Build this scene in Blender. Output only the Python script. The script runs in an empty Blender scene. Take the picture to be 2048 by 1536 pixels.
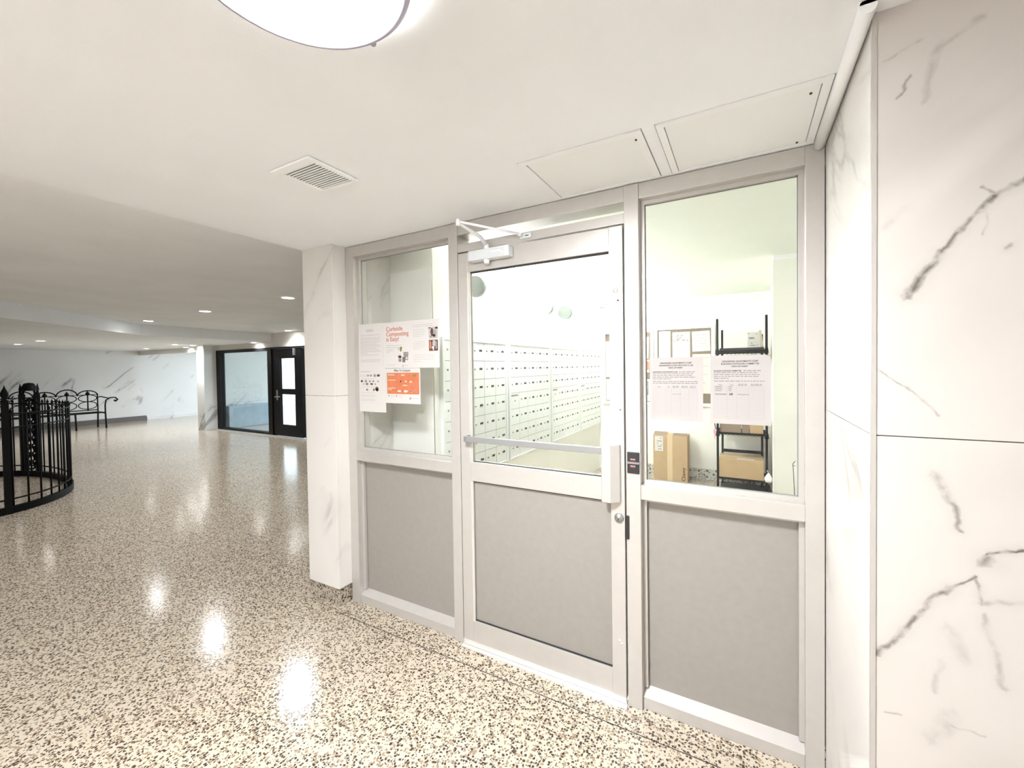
import bpy, bmesh, math, random
from mathutils import Vector, Matrix
from math import sin, cos, pi, radians, sqrt

S = bpy.context.scene
C = S.collection
random.seed(7)

# ------------------------------------------------------------------ camera
F_PX, CXP, CYP = 825.6, 1035.7, 749.5
yaw, pitch, roll = radians(-28.606), radians(-1.0889), radians(-0.8161)
fw = Vector((sin(yaw)*cos(pitch), cos(yaw)*cos(pitch), sin(pitch)))
rt = Vector((cos(yaw), -sin(yaw), 0))
up = rt.cross(fw)
rt2 = cos(roll)*rt + sin(roll)*up
up2 = -sin(roll)*rt + cos(roll)*up
cam_d = bpy.data.cameras.new('camera')
cam = bpy.data.objects.new('camera', cam_d)
C.objects.link(cam)
cam.matrix_world = Matrix(((rt2.x, up2.x, -fw.x, 0.0), (rt2.y, up2.y, -fw.y, -1.753),
                           (rt2.z, up2.z, -fw.z, 1.46), (0, 0, 0, 1)))
cam_d.sensor_width = 36.0
cam_d.lens = F_PX/2048*36
cam_d.shift_x = (1024-CXP)/2048
cam_d.shift_y = (CYP-768)/2048
cam_d.clip_start = 0.01
cam_d.clip_end = 200
S.camera = cam

# ------------------------------------------------------------------ world, exposure
S.view_settings.view_transform = 'Standard'
S.view_settings.look = 'None'
S.view_settings.gamma = 1.0
S.view_settings.use_curve_mapping = False
S.view_settings.exposure = 1.3
W = bpy.data.worlds.new('sky'); S.world = W; W.use_nodes = True
W.node_tree.nodes['Background'].inputs[0].default_value = (0.78, 0.90, 1.0, 1)
W.node_tree.nodes['Background'].inputs[1].default_value = 1.6

L_DOME = 118.0      # ceiling dome glass emission
L_TUBE = 17.0      # mail room tube emission
L_SPOT = 42.0      # lobby downlight watts
L_WASH = 30.0      # lobby header wash watts

# ------------------------------------------------------------------ helpers
def new_bm(): return bmesh.new()

def box(bm, x0, x1, y0, y1, z0, z1, bev=0.0):
    if x0 > x1: x0, x1 = x1, x0
    if y0 > y1: y0, y1 = y1, y0
    if z0 > z1: z0, z1 = z1, z0
    v = [bm.verts.new(p) for p in ((x0,y0,z0),(x1,y0,z0),(x1,y1,z0),(x0,y1,z0),(x0,y0,z1),(x1,y0,z1),(x1,y1,z1),(x0,y1,z1))]
    fs = [bm.faces.new([v[i] for i in q]) for q in ((0,3,2,1),(4,5,6,7),(0,1,5,4),(1,2,6,5),(2,3,7,6),(3,0,4,7))]
    if bev:
        es = set(e for f in fs for e in f.edges)
        bmesh.ops.bevel(bm, geom=list(es), offset=bev, segments=2, affect='EDGES', profile=0.6)
    return bm

def B(x0, x1, y0, y1, z0, z1, bev=0.0): return box(new_bm(), x0, x1, y0, y1, z0, z1, bev)

def tube(bm, pts, r, n=8, closed=False, cap=True):
    pts = [Vector(p) for p in pts]
    N = len(pts); rings = []
    rr = r if isinstance(r, (list, tuple)) else [r]*N
    prev = None
    for i, p in enumerate(pts):
        if closed: t = pts[(i+1) % N]-pts[i-1]
        elif i == 0: t = pts[1]-pts[0]
        elif i == N-1: t = pts[-1]-pts[-2]
        else: t = pts[i+1]-pts[i-1]
        t.normalize()
        if prev is None:
            a = Vector((0,0,1)) if abs(t.z) < 0.9 else Vector((1,0,0))
            u = t.cross(a).normalized()
        else:
            u = (prev-t*prev.dot(t)).normalized()
        prev = u; w = t.cross(u)
        rings.append([bm.verts.new(p+(u*cos(2*pi*k/n)+w*sin(2*pi*k/n))*rr[i]) for k in range(n)])
    for i in range(N if closed else N-1):
        a, b = rings[i], rings[(i+1) % N]
        for k in range(n):
            f = bm.faces.new((a[k], a[(k+1) % n], b[(k+1) % n], b[k])); f.smooth = True
    if cap and not closed:
        bm.faces.new(rings[0][::-1]); bm.faces.new(rings[-1])
    return bm

def lathe(bm, prof, cx, cy, n=32, cz=0.0):
    rings = []
    for r, z in prof:
        if r < 1e-5: rings.append([bm.verts.new((cx, cy, cz+z))])
        else: rings.append([bm.verts.new((cx+r*cos(2*pi*k/n), cy+r*sin(2*pi*k/n), cz+z)) for k in range(n)])
    for a, b in zip(rings, rings[1:]):
        for k in range(n):
            k2 = (k+1) % n
            if len(a) == 1 and len(b) == 1: continue
            if len(a) == 1: f = bm.faces.new((a[0], b[k2], b[k]))
            elif len(b) == 1: f = bm.faces.new((a[k], a[k2], b[0]))
            else: f = bm.faces.new((a[k], a[k2], b[k2], b[k]))
            f.smooth = True
    bmesh.ops.recalc_face_normals(bm, faces=bm.faces)
    return bm

def prism(bm, poly, z0, z1):
    a = [bm.verts.new((x, y, z0)) for x, y in poly]; b = [bm.verts.new((x, y, z1)) for x, y in poly]
    bm.faces.new(a[::-1]); bm.faces.new(b)
    for i in range(len(poly)):
        j = (i+1) % len(poly); bm.faces.new((a[i], a[j], b[j], b[i]))
    bmesh.ops.recalc_face_normals(bm, faces=bm.faces)
    return bm

def wloc(o):
    v = Vector((0,0,0))
    while o: v += o.location; o = o.parent
    return v

def obj(name, bm, mat, parent=None, kind=None):
    me = bpy.data.meshes.new(name); bm.to_mesh(me); bm.free()
    if mat: me.materials.append(mat)
    o = bpy.data.objects.new(name, me); C.objects.link(o)
    if parent:
        o.parent = parent; me.transform(Matrix.Translation(-wloc(parent)))
    if kind: o['kind'] = kind
    return o

def tag(o, label=None, cat=None, group=None, kind=None):
    if label: o['label'] = label
    if cat: o['category'] = cat
    if group: o['group'] = group
    if kind: o['kind'] = kind
    return o

def thing(name, label, cat, loc=(0,0,0), group=None, kind=None):
    o = bpy.data.objects.new(name, None); C.objects.link(o); o.location = loc
    o.empty_display_size = 0.05
    return tag(o, label, cat, group, kind)

def inst(name, me, parent, loc):
    o = bpy.data.objects.new(name, me); C.objects.link(o); o.parent = parent; o.location = loc
    return o

def mesh_of(name, bm, mat):
    me = bpy.data.meshes.new(name); bm.to_mesh(me); bm.free(); me.materials.append(mat); return me

def text_bm(s, size, loc, face='-y', align='LEFT', bold=0.0, rot=0.0, extrude=0.0003):
    cu = bpy.data.curves.new('t', 'FONT'); cu.body = s; cu.size = size; cu.align_x = align
    cu.extrude = extrude; cu.offset = bold; cu.resolution_u = 3
    o = bpy.data.objects.new('t', cu); C.objects.link(o)
    bpy.context.view_layer.update()
    me = bpy.data.meshes.new_from_object(o.evaluated_get(bpy.context.evaluated_depsgraph_get()))
    bpy.data.objects.remove(o); bpy.data.curves.remove(cu)
    bm = new_bm(); bm.from_mesh(me); bpy.data.meshes.remove(me)
    M = Matrix.Translation(Vector(loc)) @ Matrix.Rotation(radians(90), 4, 'X') @ Matrix.Rotation(rot, 4, 'Z')
    bm.transform(M)
    return bm

def join_bm(dst, src):
    me = bpy.data.meshes.new('tmp'); src.to_mesh(me); src.free(); dst.from_mesh(me); bpy.data.meshes.remove(me); return dst

# ------------------------------------------------------------------ materials
def mat(name, col, rough=0.5, metal=0.0, spec=0.5, bump=0.0, bscale=200.0, var=0.0, vscale=8.0, emis=None, estr=0.0, coat=0.0):
    m = bpy.data.materials.new(name); m.use_nodes = True
    nt = m.node_tree; p = nt.nodes['Principled BSDF']
    p.inputs['Base Color'].default_value = (*col, 1); p.inputs['Roughness'].default_value = rough
    p.inputs['Metallic'].default_value = metal; p.inputs['Specular IOR Level'].default_value = spec
    p.inputs['Coat Weight'].default_value = coat
    tc = nt.nodes.new('ShaderNodeTexCoord')
    if var > 0 or bump > 0:
        n = nt.nodes.new('ShaderNodeTexNoise'); n.inputs['Scale'].default_value = vscale; n.inputs['Detail'].default_value = 5
        nt.links.new(tc.outputs['Object'], n.inputs['Vector'])
        r = nt.nodes.new('ShaderNodeValToRGB')
        r.color_ramp.elements[0].position = 0.3; r.color_ramp.elements[1].position = 0.7
        r.color_ramp.elements[0].color = (*[c*(1-var) for c in col], 1); r.color_ramp.elements[1].color = (*[min(1, c*(1+var*0.4)) for c in col], 1)
        nt.links.new(n.outputs['Fac'], r.inputs['Fac']); nt.links.new(r.outputs['Color'], p.inputs['Base Color'])
    if bump > 0:
        n2 = nt.nodes.new('ShaderNodeTexNoise'); n2.inputs['Scale'].default_value = bscale; n2.inputs['Detail'].default_value = 4
        nt.links.new(tc.outputs['Object'], n2.inputs['Vector'])
        b = nt.nodes.new('ShaderNodeBump'); b.inputs['Strength'].default_value = bump; b.inputs['Distance'].default_value = 0.002
        nt.links.new(n2.outputs['Fac'], b.inputs['Height']); nt.links.new(b.outputs['Normal'], p.inputs['Normal'])
    if emis:
        p.inputs['Emission Color'].default_value = (*emis, 1); p.inputs['Emission Strength'].default_value = estr
    return m

def terrazzo(name, cream, tan, dark, rough, scale=70.0, base_shift=0.0):
    m = bpy.data.materials.new(name); m.use_nodes = True
    nt = m.node_tree; N = nt.nodes; L = nt.links; p = N['Principled BSDF']
    ge = N.new('ShaderNodeNewGeometry')
    nz = N.new('ShaderNodeTexNoise'); nz.inputs['Scale'].default_value = 60; nz.inputs['Detail'].default_value = 2
    L.new(ge.outputs['Position'], nz.inputs['Vector'])
    mx = N.new('ShaderNodeVectorMath'); mx.operation = 'MULTIPLY_ADD'
    L.new(nz.outputs['Color'], mx.inputs[0]); mx.inputs[1].default_value = (0.010, 0.010, 0.010); L.new(ge.outputs['Position'], mx.inputs[2])
    def layer(sc, thr, cut):
        v = N.new('ShaderNodeTexVoronoi'); v.inputs['Scale'].default_value = sc; v.inputs['Randomness'].default_value = 1.0
        L.new(mx.outputs[0], v.inputs['Vector'])
        sep = N.new('ShaderNodeSeparateColor'); L.new(v.outputs['Color'], sep.inputs[0])
        a = N.new('ShaderNodeMath'); a.operation = 'LESS_THAN'; L.new(sep.outputs[0], a.inputs[0]); a.inputs[1].default_value = thr
        d = N.new('ShaderNodeMath'); d.operation = 'LESS_THAN'; L.new(v.outputs['Distance'], d.inputs[0]); d.inputs[1].default_value = cut
        k = N.new('ShaderNodeMath'); k.operation = 'MULTIPLY'; L.new(a.outputs[0], k.inputs[0]); L.new(d.outputs[0], k.inputs[1])
        return k, sep
    k1, s1 = layer(scale, 0.40, 0.46)
    k2, s2 = layer(scale*0.85, 0.38, 0.50)
    k3, s3 = layer(scale*1.7, 0.22, 0.5)
    big = N.new('ShaderNodeTexNoise'); big.inputs['Scale'].default_value = 1.3; big.inputs['Detail'].default_value = 3
    L.new(ge.outputs['Position'], big.inputs['Vector'])
    m0 = N.new('ShaderNodeMix'); m0.data_type = 'RGBA'
    m0.inputs[6].default_value = (*cream, 1); m0.inputs[7].default_value = (*[c*0.86 for c in cream], 1); L.new(big.outputs['Fac'], m0.inputs[0])
    m1 = N.new('ShaderNodeMix'); m1.data_type = 'RGBA'
    L.new(k2.outputs[0], m1.inputs[0]); L.new(m0.outputs[2], m1.inputs[6]); m1.inputs[7].default_value = (*tan, 1)
    m3 = N.new('ShaderNodeMix'); m3.data_type = 'RGBA'
    L.new(k3.outputs[0], m3.inputs[0]); L.new(m1.outputs[2], m3.inputs[6]); m3.inputs[7].default_value = (*[c*0.5 for c in tan], 1)
    m2 = N.new('ShaderNodeMix'); m2.data_type = 'RGBA'
    L.new(k1.outputs[0], m2.inputs[0]); L.new(m3.outputs[2], m2.inputs[6]); m2.inputs[7].default_value = (*dark, 1)
    L.new(m2.outputs[2], p.inputs['Base Color'])
    p.inputs['Roughness'].default_value = rough
    nb = N.new('ShaderNodeTexNoise'); nb.inputs['Scale'].default_value = 9; nb.inputs['Detail'].default_value = 3
    L.new(ge.outputs['Position'], nb.inputs['Vector'])
    bp = N.new('ShaderNodeBump'); bp.inputs['Strength'].default_value = 0.06; bp.inputs['Distance'].default_value = 0.004
    L.new(nb.outputs['Fac'], bp.inputs['Height']); L.new(bp.outputs['Normal'], p.inputs['Normal'])
    return m

def marble(name, base, vein, rough=0.16, scale=1.0, segs=None, amount=0.75, axis='XZ'):
    """veined marble; segs: explicit vein strokes (a0,b0,a1,b1,width,strength) in wall metres"""
    m = bpy.data.materials.new(name); m.use_nodes = True
    nt = m.node_tree; N = nt.nodes; L = nt.links; p = N['Principled BSDF']
    ge = N.new('ShaderNodeNewGeometry')
    def math2(op, a, b=None, c=None, clamp=False):
        n = N.new('ShaderNodeMath'); n.operation = op; n.use_clamp = clamp
        for i, q in enumerate((a, b, c)):
            if q is None: continue
            if isinstance(q, (int, float)): n.inputs[i].default_value = q
            else: L.new(q, n.inputs[i])
        return n.outputs[0]
    def noise(sc, det, vec, dist=0.0):
        n = N.new('ShaderNodeTexNoise'); n.inputs['Scale'].default_value = sc; n.inputs['Detail'].default_value = det
        n.inputs['Distortion'].default_value = dist; L.new(vec, n.inputs['Vector']); return n
    pos = ge.outputs['Position']
    s0 = N.new('ShaderNodeSeparateXYZ'); L.new(pos, s0.inputs[0])
    hh = math2('ADD', s0.outputs[0], s0.outputs[1])
    along = math2('ADD', math2('MULTIPLY', hh, 0.68), math2('MULTIPLY', s0.outputs[2], 0.73))
    across = math2('SUBTRACT', math2('MULTIPLY', s0.outputs[2], 0.68), math2('MULTIPLY', hh, 0.73))
    cb = N.new('ShaderNodeCombineXYZ'); L.new(math2('MULTIPLY', along, 0.42*scale), cb.inputs[0]); L.new(math2('MULTIPLY', across, 1.7*scale), cb.inputs[1])
    n1 = noise(1.15, 7, cb.outputs[0], 0.35)
    t = math2('ABSOLUTE', math2('SUBTRACT', n1.outputs['Fac'], 0.5))
    v1 = math2('SUBTRACT', 1.0, math2('MULTIPLY', t, 46.0), clamp=True)
    gate = noise(1.7*scale, 2, pos)
    g = math2('MULTIPLY', math2('SUBTRACT', gate.outputs['Fac'], 0.50), 7.0, clamp=True)
    v1 = math2('MULTIPLY', math2('MULTIPLY', v1, g), amount)
    soft = math2('SUBTRACT', 1.0, math2('MULTIPLY', t, 10.0), clamp=True)
    soft = math2('MULTIPLY', math2('MULTIPLY', soft, g), 0.16)
    tot = math2('ADD', v1, soft)
    if segs:
        nd = noise(9.0, 5, pos)
        wob = math2('MULTIPLY', math2('SUBTRACT', nd.outputs['Fac'], 0.5), 0.045)
        nd2 = noise(40.0, 4, pos)
        wob2 = math2('MULTIPLY', math2('SUBTRACT', nd2.outputs['Fac'], 0.5), 0.014)
        wob = math2('ADD', wob, wob2)
        sp = N.new('ShaderNodeSeparateXYZ'); L.new(pos, sp.inputs[0])
        A = sp.outputs['XYZ'.index(axis[0])]; Bc = sp.outputs['XYZ'.index(axis[1])]
        brk = noise(26.0, 3, pos)
        bk = math2('ADD', math2('MULTIPLY', math2('SUBTRACT', brk.outputs['Fac'], 0.40), 5.0, clamp=True), 0.25, clamp=True)
        for a0, b0, a1, b1, w, st in segs:
            dx, dy = a1-a0, b1-b0; ln = sqrt(dx*dx+dy*dy); dx /= ln; dy /= ln
            px = math2('SUBTRACT', A, a0); py = math2('SUBTRACT', Bc, b0)
            al = math2('ADD', math2('MULTIPLY', px, dx), math2('MULTIPLY', py, dy))
            pe = math2('SUBTRACT', math2('MULTIPLY', px, -dy), math2('MULTIPLY', py, -dx))
            pe = math2('ADD', pe, wob)
            over = math2('MAXIMUM', math2('MULTIPLY', al, -1.0), math2('SUBTRACT', al, ln))
            over = math2('MAXIMUM', over, 0.0)
            d = math2('ADD', math2('ABSOLUTE', pe), over)
            k = math2('SUBTRACT', 1.0, math2('DIVIDE', d, w), clamp=True)
            k = math2('MULTIPLY', math2('MULTIPLY', math2('POWER', k, 0.8), bk), st)
            halo = math2('SUBTRACT', 1.0, math2('DIVIDE', d, w*4.5), clamp=True)
            halo = math2('MULTIPLY', math2('MULTIPLY', halo, halo), st*0.22)
            tot = math2('MAXIMUM', tot, math2('ADD', k, halo))
    cl = noise(2.2, 4, pos)
    mb = N.new('ShaderNodeMix'); mb.data_type = 'RGBA'
    mb.inputs[6].default_value = (*base, 1); mb.inputs[7].default_value = (*[c*0.93 for c in base], 1); L.new(cl.outputs['Fac'], mb.inputs[0])
    mx = N.new('ShaderNodeMix'); mx.data_type = 'RGBA'; mx.clamp_factor = True
    L.new(tot, mx.inputs[0]); L.new(mb.outputs[2], mx.inputs[6]); mx.inputs[7].default_value = (*vein, 1)
    L.new(mx.outputs[2], p.inputs['Base Color']); p.inputs['Roughness'].default_value = rough
    return m

def glass(name, tint=(1, 1, 1), refl=0.06, rough=0.0):
    m = bpy.data.materials.new(name); m.use_nodes = True
    nt = m.node_tree; N = nt.nodes; L = nt.links
    N.remove(N['Principled BSDF']); out = N['Material Output']
    tr = N.new('ShaderNodeBsdfTransparent'); tr.inputs[0].default_value = (*tint, 1)
    gl = N.new('ShaderNodeBsdfGlossy'); gl.inputs['Roughness'].default_value = rough
    ge = N.new('ShaderNodeNewGeometry')
    dt = N.new('ShaderNodeVectorMath'); dt.operation = 'DOT_PRODUCT'
    L.new(ge.outputs['Incoming'], dt.inputs[0]); L.new(ge.outputs['Normal'], dt.inputs[1])
    def mth(op, a, b=None):
        n = N.new('ShaderNodeMath'); n.operation = op; n.use_clamp = True
        for i, q in enumerate((a, b)):
            if q is None: continue
            if isinstance(q, float): n.inputs[i].default_value = q
            else: L.new(q, n.inputs[i])
        return n.outputs[0]
    ab = N.new('ShaderNodeMath'); ab.operation = 'ABSOLUTE'; L.new(dt.outputs['Value'], ab.inputs[0])
    pw = mth('POWER', mth('SUBTRACT', 1.0, ab.outputs[0]), 5.0)
    fz = mth('ADD', mth('MULTIPLY', pw, 0.96), refl*0.5)
    mx = N.new('ShaderNodeMixShader')
    L.new(fz, mx.inputs[0]); L.new(tr.outputs[0], mx.inputs[1]); L.new(gl.outputs[0], mx.inputs[2])
    L.new(mx.outputs[0], out.inputs['Surface'])
    return m

def emit(name, col, st): return mat(name, (0.9, 0.9, 0.9), 0.4, emis=col, estr=st)

M_floor = terrazzo('terrazzo', (0.57, 0.495, 0.395), (0.30, 0.225, 0.155), (0.055, 0.04, 0.028), 0.155, 92)
M_base = terrazzo('terrazzo_base', (0.46, 0.40, 0.33), (0.25, 0.19, 0.13), (0.04, 0.03, 0.025), 0.2, 75)
M_granite = terrazzo('granite_grey_base', (0.62, 0.63, 0.58), (0.40, 0.40, 0.35), (0.13, 0.13, 0.11), 0.3, 30)
M_ceil = mat('ceiling_plaster', (0.90, 0.92, 0.945), 0.85, spec=0.2, bump=0.25, bscale=260, var=0.02, vscale=3)
M_ceil_l = mat('lobby_ceiling_plaster', (0.87, 0.885, 0.90), 0.85, spec=0.2, bump=0.25, bscale=160, var=0.05, vscale=2)
M_wall = mat('plain_wall_paint', (0.80, 0.78, 0.74), 0.7, spec=0.3, var=0.02)
M_mail_w = mat('mail_room_paint', (0.87, 0.87, 0.815), 0.6, spec=0.3, var=0.015)
M_mail_c = mat('mail_room_ceiling_paint', (0.83, 0.87, 0.80), 0.8, spec=0.2, var=0.015)
VS = [(0.306,1.596,0.359,1.689,0.010,0.8),(0.359,1.689,0.434,1.786,0.007,0.75),(0.434,1.786,0.53,1.845,0.008,0.9),
      (0.434,1.786,0.415,1.802,0.004,0.5),(0.434,1.786,0.424,1.71,0.003,0.35),
      (0.254,0.814,0.314,0.892,0.009,0.7),(0.314,0.892,0.377,0.989,0.008,0.75),(0.377,0.989,0.415,1.02,0.004,0.7),(0.425,1.05,0.432,1.063,0.014,0.6),
      (0.429,1.071,0.52,1.115,0.005,0.95),(0.353,1.225,0.380,1.165,0.010,0.45),(0.380,1.165,0.398,1.11,0.006,0.6),
      (0.253,1.453,0.297,1.409,0.003,0.5),(0.297,1.409,0.358,1.345,0.003,0.4),
      (0.413,1.02,0.421,0.964,0.004,0.5),(0.421,0.964,0.48,0.985,0.006,0.35),(0.428,0.945,0.46,0.803,0.007,0.35),
      (0.37,0.90,0.395,0.84,0.016,0.2),(0.36,0.83,0.35,0.76,0.007,0.25),(0.351,0.655,0.378,0.72,0.02,0.22),(0.378,0.70,0.43,0.70,0.003,0.3),
      (0.275,0.68,0.30,0.69,0.003,0.4),(0.29,2.02,0.315,2.06,0.004,0.5),(0.33,2.0,0.36,2.11,0.012,0.25),(0.36,2.10,0.42,2.14,0.008,0.25),(0.27,2.10,0.33,2.13,0.004,0.25),
      (0.455,1.675,0.463,1.68,0.006,0.5),(0.27,1.75,0.30,1.79,0.010,0.15)]
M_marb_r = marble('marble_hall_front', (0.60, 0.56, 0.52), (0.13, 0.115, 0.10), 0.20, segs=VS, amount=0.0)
M_marb = marble('marble_pillar', (0.74, 0.715, 0.68), (0.30, 0.29, 0.27), 0.20, scale=1.6, amount=0.36)
M_marb_l = marble('marble_lobby', (0.74, 0.74, 0.72), (0.22, 0.22, 0.22), 0.14, scale=0.8, amount=0.8)
M_alu = mat('aluminium_frame', (0.535, 0.51, 0.48), 0.38, metal=0.35, bump=0.05, bscale=600, var=0.03, vscale=20)
M_alu_b = mat('polished_aluminium', (0.82, 0.80, 0.77), 0.28, metal=0.6)
M_hatch = mat('hatch_paint', (0.885, 0.905, 0.905), 0.7, spec=0.2)
M_panel = mat('grey_laminate_panel', (0.29, 0.268, 0.243), 0.45, bump=0.12, bscale=500, var=0.05, vscale=30)
M_gap = mat('dark_gasket_and_gap', (0.02, 0.02, 0.02), 0.7)
M_glass = glass('window_glass')
M_glass_l = glass('lobby_glass', (0.93, 0.97, 0.97))
M_white = mat('white_enamel', (0.91, 0.92, 0.93), 0.4, var=0.01)
M_closer = mat('silver_painted_metal', (0.74, 0.77, 0.80), 0.35, metal=0.3)
M_mbox = mat('mailbox_aluminium', (0.80, 0.83, 0.83), 0.38, metal=0.25)
M_mgap = mat('mailbox_shadow_gap', (0.20, 0.21, 0.21), 0.7)
M_lock = mat('lock_steel', (0.32, 0.32, 0.32), 0.35, metal=0.6)
M_plate = mat('number_plate_dark', (0.035, 0.035, 0.04), 0.5)
M_iron = mat('black_wrought_iron', (0.003, 0.003, 0.0035), 0.55, spec=0.15)
M_blackf = mat('black_anodised_frame', (0.004, 0.0035, 0.004), 0.45, spec=0.2)
M_paper = mat('printer_paper', (0.60, 0.58, 0.56), 0.85, spec=0.1, var=0.01)
M_paper_p = mat('pinkish_paper', (0.43, 0.405, 0.39), 0.85, spec=0.1, var=0.015)
M_ink = mat('black_ink', (0.05, 0.045, 0.045), 0.8, spec=0.1)
M_inkg = mat('grey_ink', (0.17, 0.16, 0.155), 0.8, spec=0.1)
M_inkl = mat('faint_ink', (0.33, 0.305, 0.295), 0.8, spec=0.1)
M_inkr = mat('brick_red_ink', (0.50, 0.20, 0.14), 0.8, spec=0.1)
M_orange = mat('orange_print', (0.58, 0.19, 0.10), 0.8, spec=0.1, var=0.12, vscale=30)
M_green = mat('olive_print', (0.22, 0.22, 0.07), 0.8, spec=0.1)
M_brown = mat('dark_brown_print', (0.12, 0.06, 0.05), 0.8, spec=0.1)
M_grey = mat('mid_grey_print', (0.30, 0.28, 0.27), 0.8, spec=0.1, var=0.2, vscale=60)
M_card = mat('cardboard', (0.45, 0.325, 0.19), 0.75, spec=0.2, bump=0.1, bscale=150, var=0.05, vscale=10)
M_card2 = mat('cardboard_brown', (0.24, 0.18, 0.14), 0.75, spec=0.2, var=0.05)
M_tape = mat('pale_packing_tape', (0.60, 0.46, 0.29), 0.35)
M_cork = mat('cork', (0.20, 0.155, 0.105), 0.9, var=0.2, vscale=60)
M_black = mat('black_plastic', (0.02, 0.02, 0.022), 0.45)
M_pink = mat('pink_ribbon', (0.85, 0.25, 0.45), 0.6)
M_red = mat('red_indicator', (0.55, 0.03, 0.03), 0.5)
M_bluep = mat('dark_blue_tag', (0.03, 0.03, 0.16), 0.6)
M_tube = emit('tube_light_glow', (0.975, 1.0, 0.975), L_TUBE)
M_dome = emit('dome_glass_glow', (0.95, 0.97, 1.0), L_DOME)
M_down = emit('downlight_glow', (1.0, 0.97, 0.92), 18.0)
M_rim = mat('lavender_grey_rim', (0.34, 0.32, 0.41), 0.35)
M_cap = mat('grey_end_cap', (0.36, 0.40, 0.39), 0.5)
M_plinth = mat('sky_tinted_stone', (0.40, 0.50, 0.58), 0.35, var=0.12, vscale=5)  # blue of the sky light is put into the stone colour

# ------------------------------------------------------------------ the setting
def struct(name, bm, m, label, cat): return tag(obj(name, bm, m), label, cat, kind='structure')

HS = 2.215       # hall soffit height
HM = 2.315       # mail room ceiling
HL = 2.29       # lobby ceiling
HB = 2.10        # lobby dropped ceiling
YF = 3.77        # far black storefront plane
XL = -16.05      # bench wall

struct('floor', B(-16.4, 3.2, -6.2, 9.2, -0.12, 0.0), M_floor, 'cream terrazzo floor with dark brown chips, polished to a shine', 'floor')
# hall soffit with a shallow notch for the access hatches
sof = new_bm()
XE = -2.445
HX = [(-0.735, -0.282), (-0.243, 0.217)]; HY0, HY1 = -0.392, -0.012
box(sof, XE, 3.2, -6.2, HY0, HS, HS+0.25)
box(sof, XE, HX[0][0], HY0, 0.2, HS, HS+0.25)
box(sof, HX[0][1], HX[1][0], HY0, 0.2, HS, HS+0.25)
box(sof, HX[1][1], 3.2, HY0, 0.2, HS, HS+0.25)
box(sof, HX[0][0], HX[0][1], HY1, 0.2, HS, HS+0.25)
box(sof, HX[1][0], HX[1][1], HY1, 0.2, HS, HS+0.25)
box(sof, -0.8, 0.25, HY0-0.05, 0.05, HS+0.04, HS+0.25)
struct('ceiling', sof, M_ceil, 'white plaster soffit over the hall with the round lamp', 'ceiling')
struct('ceiling', B(-16.4, XE, -6.2, 6.2, HL, HL+0.2), M_ceil_l, 'grey shaded plaster ceiling of the lobby with recessed lights', 'ceiling')
bulk = [(-16.4, -6.2), (-5.6, -6.2), (-7.3, -0.47), (-9.10, 1.40), (-9.30, YF+0.1), (-9.30, 6.2), (-16.4, 6.2)]
struct('ceiling', prism(new_bm(), bulk, HB, HL+0.1), M_ceil_l, 'lower dropped section of the lobby ceiling beyond the slanting step', 'ceiling')
struct('ceiling', B(-2.9, 1.2, 0.1, 4.2, HM, HM+0.15), M_mail_c, 'pale green white ceiling of the mail room', 'ceiling')

def panels(root, rects, axis, t, m):
    for r in rects:
        if axis == 'y': o = obj('marble_panel', B(r[0], r[1], r[4], r[4]+t, r[2], r[3], 0.0012), m, root)
        else: o = obj('marble_panel', B(r[4], r[4]+t, r[0], r[1], r[2], r[3], 0.0012), m, root)

# right hall wall: marble front and lit return face
YR, XR, ZJ = -0.58, 0.25, 1.298
wr = struct('wall_right', B(XR+0.02, 3.2, YR+0.02, 0.3, 0.0, HS), M_wall, 'wall clad in cream marble panels with dark veins, right of the mail room', 'wall')
panels(wr, [(XR+0.006, 0.86, 0.0, ZJ-0.001, YR), (XR+0.006, 0.86, ZJ+0.001, HS, YR), (0.862, 1.46, 0.0, ZJ-0.001, YR), (0.862, 1.46, ZJ+0.001, HS, YR),
            (1.462, 2.06, 0.0, ZJ-0.001, YR), (1.462, 2.06, ZJ+0.001, HS, YR), (2.062, 3.2, 0.0, ZJ-0.001, YR), (2.062, 3.2, ZJ+0.001, HS, YR)], 'y', 0.02, M_marb_r)
panels(wr, [(YR+0.006, 0.0, 0.0, ZJ-0.001, XR), (YR+0.006, 0.0, ZJ+0.001, HS, XR)], 'x', 0.02, M_marb)
obj('corner_trim', B(XR-0.002, XR+0.007, YR-0.002, YR+0.007, 0.0, HS), M_alu, wr)
# pillar left of the storefront
PX0, PX1, PY = -2.452, -2.168, -0.092
wp = struct('wall_pillar', B(PX0+0.01, PX1-0.01, PY+0.01, 0.3, 0.0, HS), M_base, 'white marble pillar left of the mail room front on a dark granite base', 'pillar')
panels(wp, [(PX0, PX1, 0.115, ZJ, PY), (PX0, PX1, ZJ+0.002, HS, PY)], 'y', 0.012, M_marb)
panels(wp, [(PY+0.0125, 0.3, 0.115, ZJ, PX1-0.012), (PY+0.0125, 0.3, ZJ+0.002, HS, PX1-0.012)], 'x', 0.012, M_marb)
panels(wp, [(PY+0.0125, 0.3, 0.115, ZJ, PX0), (PY+0.0125, 0.3, ZJ+0.002, HS, PX0)], 'x', 0.012, M_marb)
# ceiling corner moulding above the return face
mo = new_bm(); tube(mo, [(0.232, YR-0.05, HS-0.012), (0.232, -0.002, HS-0.012)], 0.016, 10); box(mo, 0.218, 0.25, YR-0.05, -0.002, HS-0.008, HS)
struct('trim_1', mo, M_white, 'white rounded moulding along the ceiling above the bright marble return', 'moulding')

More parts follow.
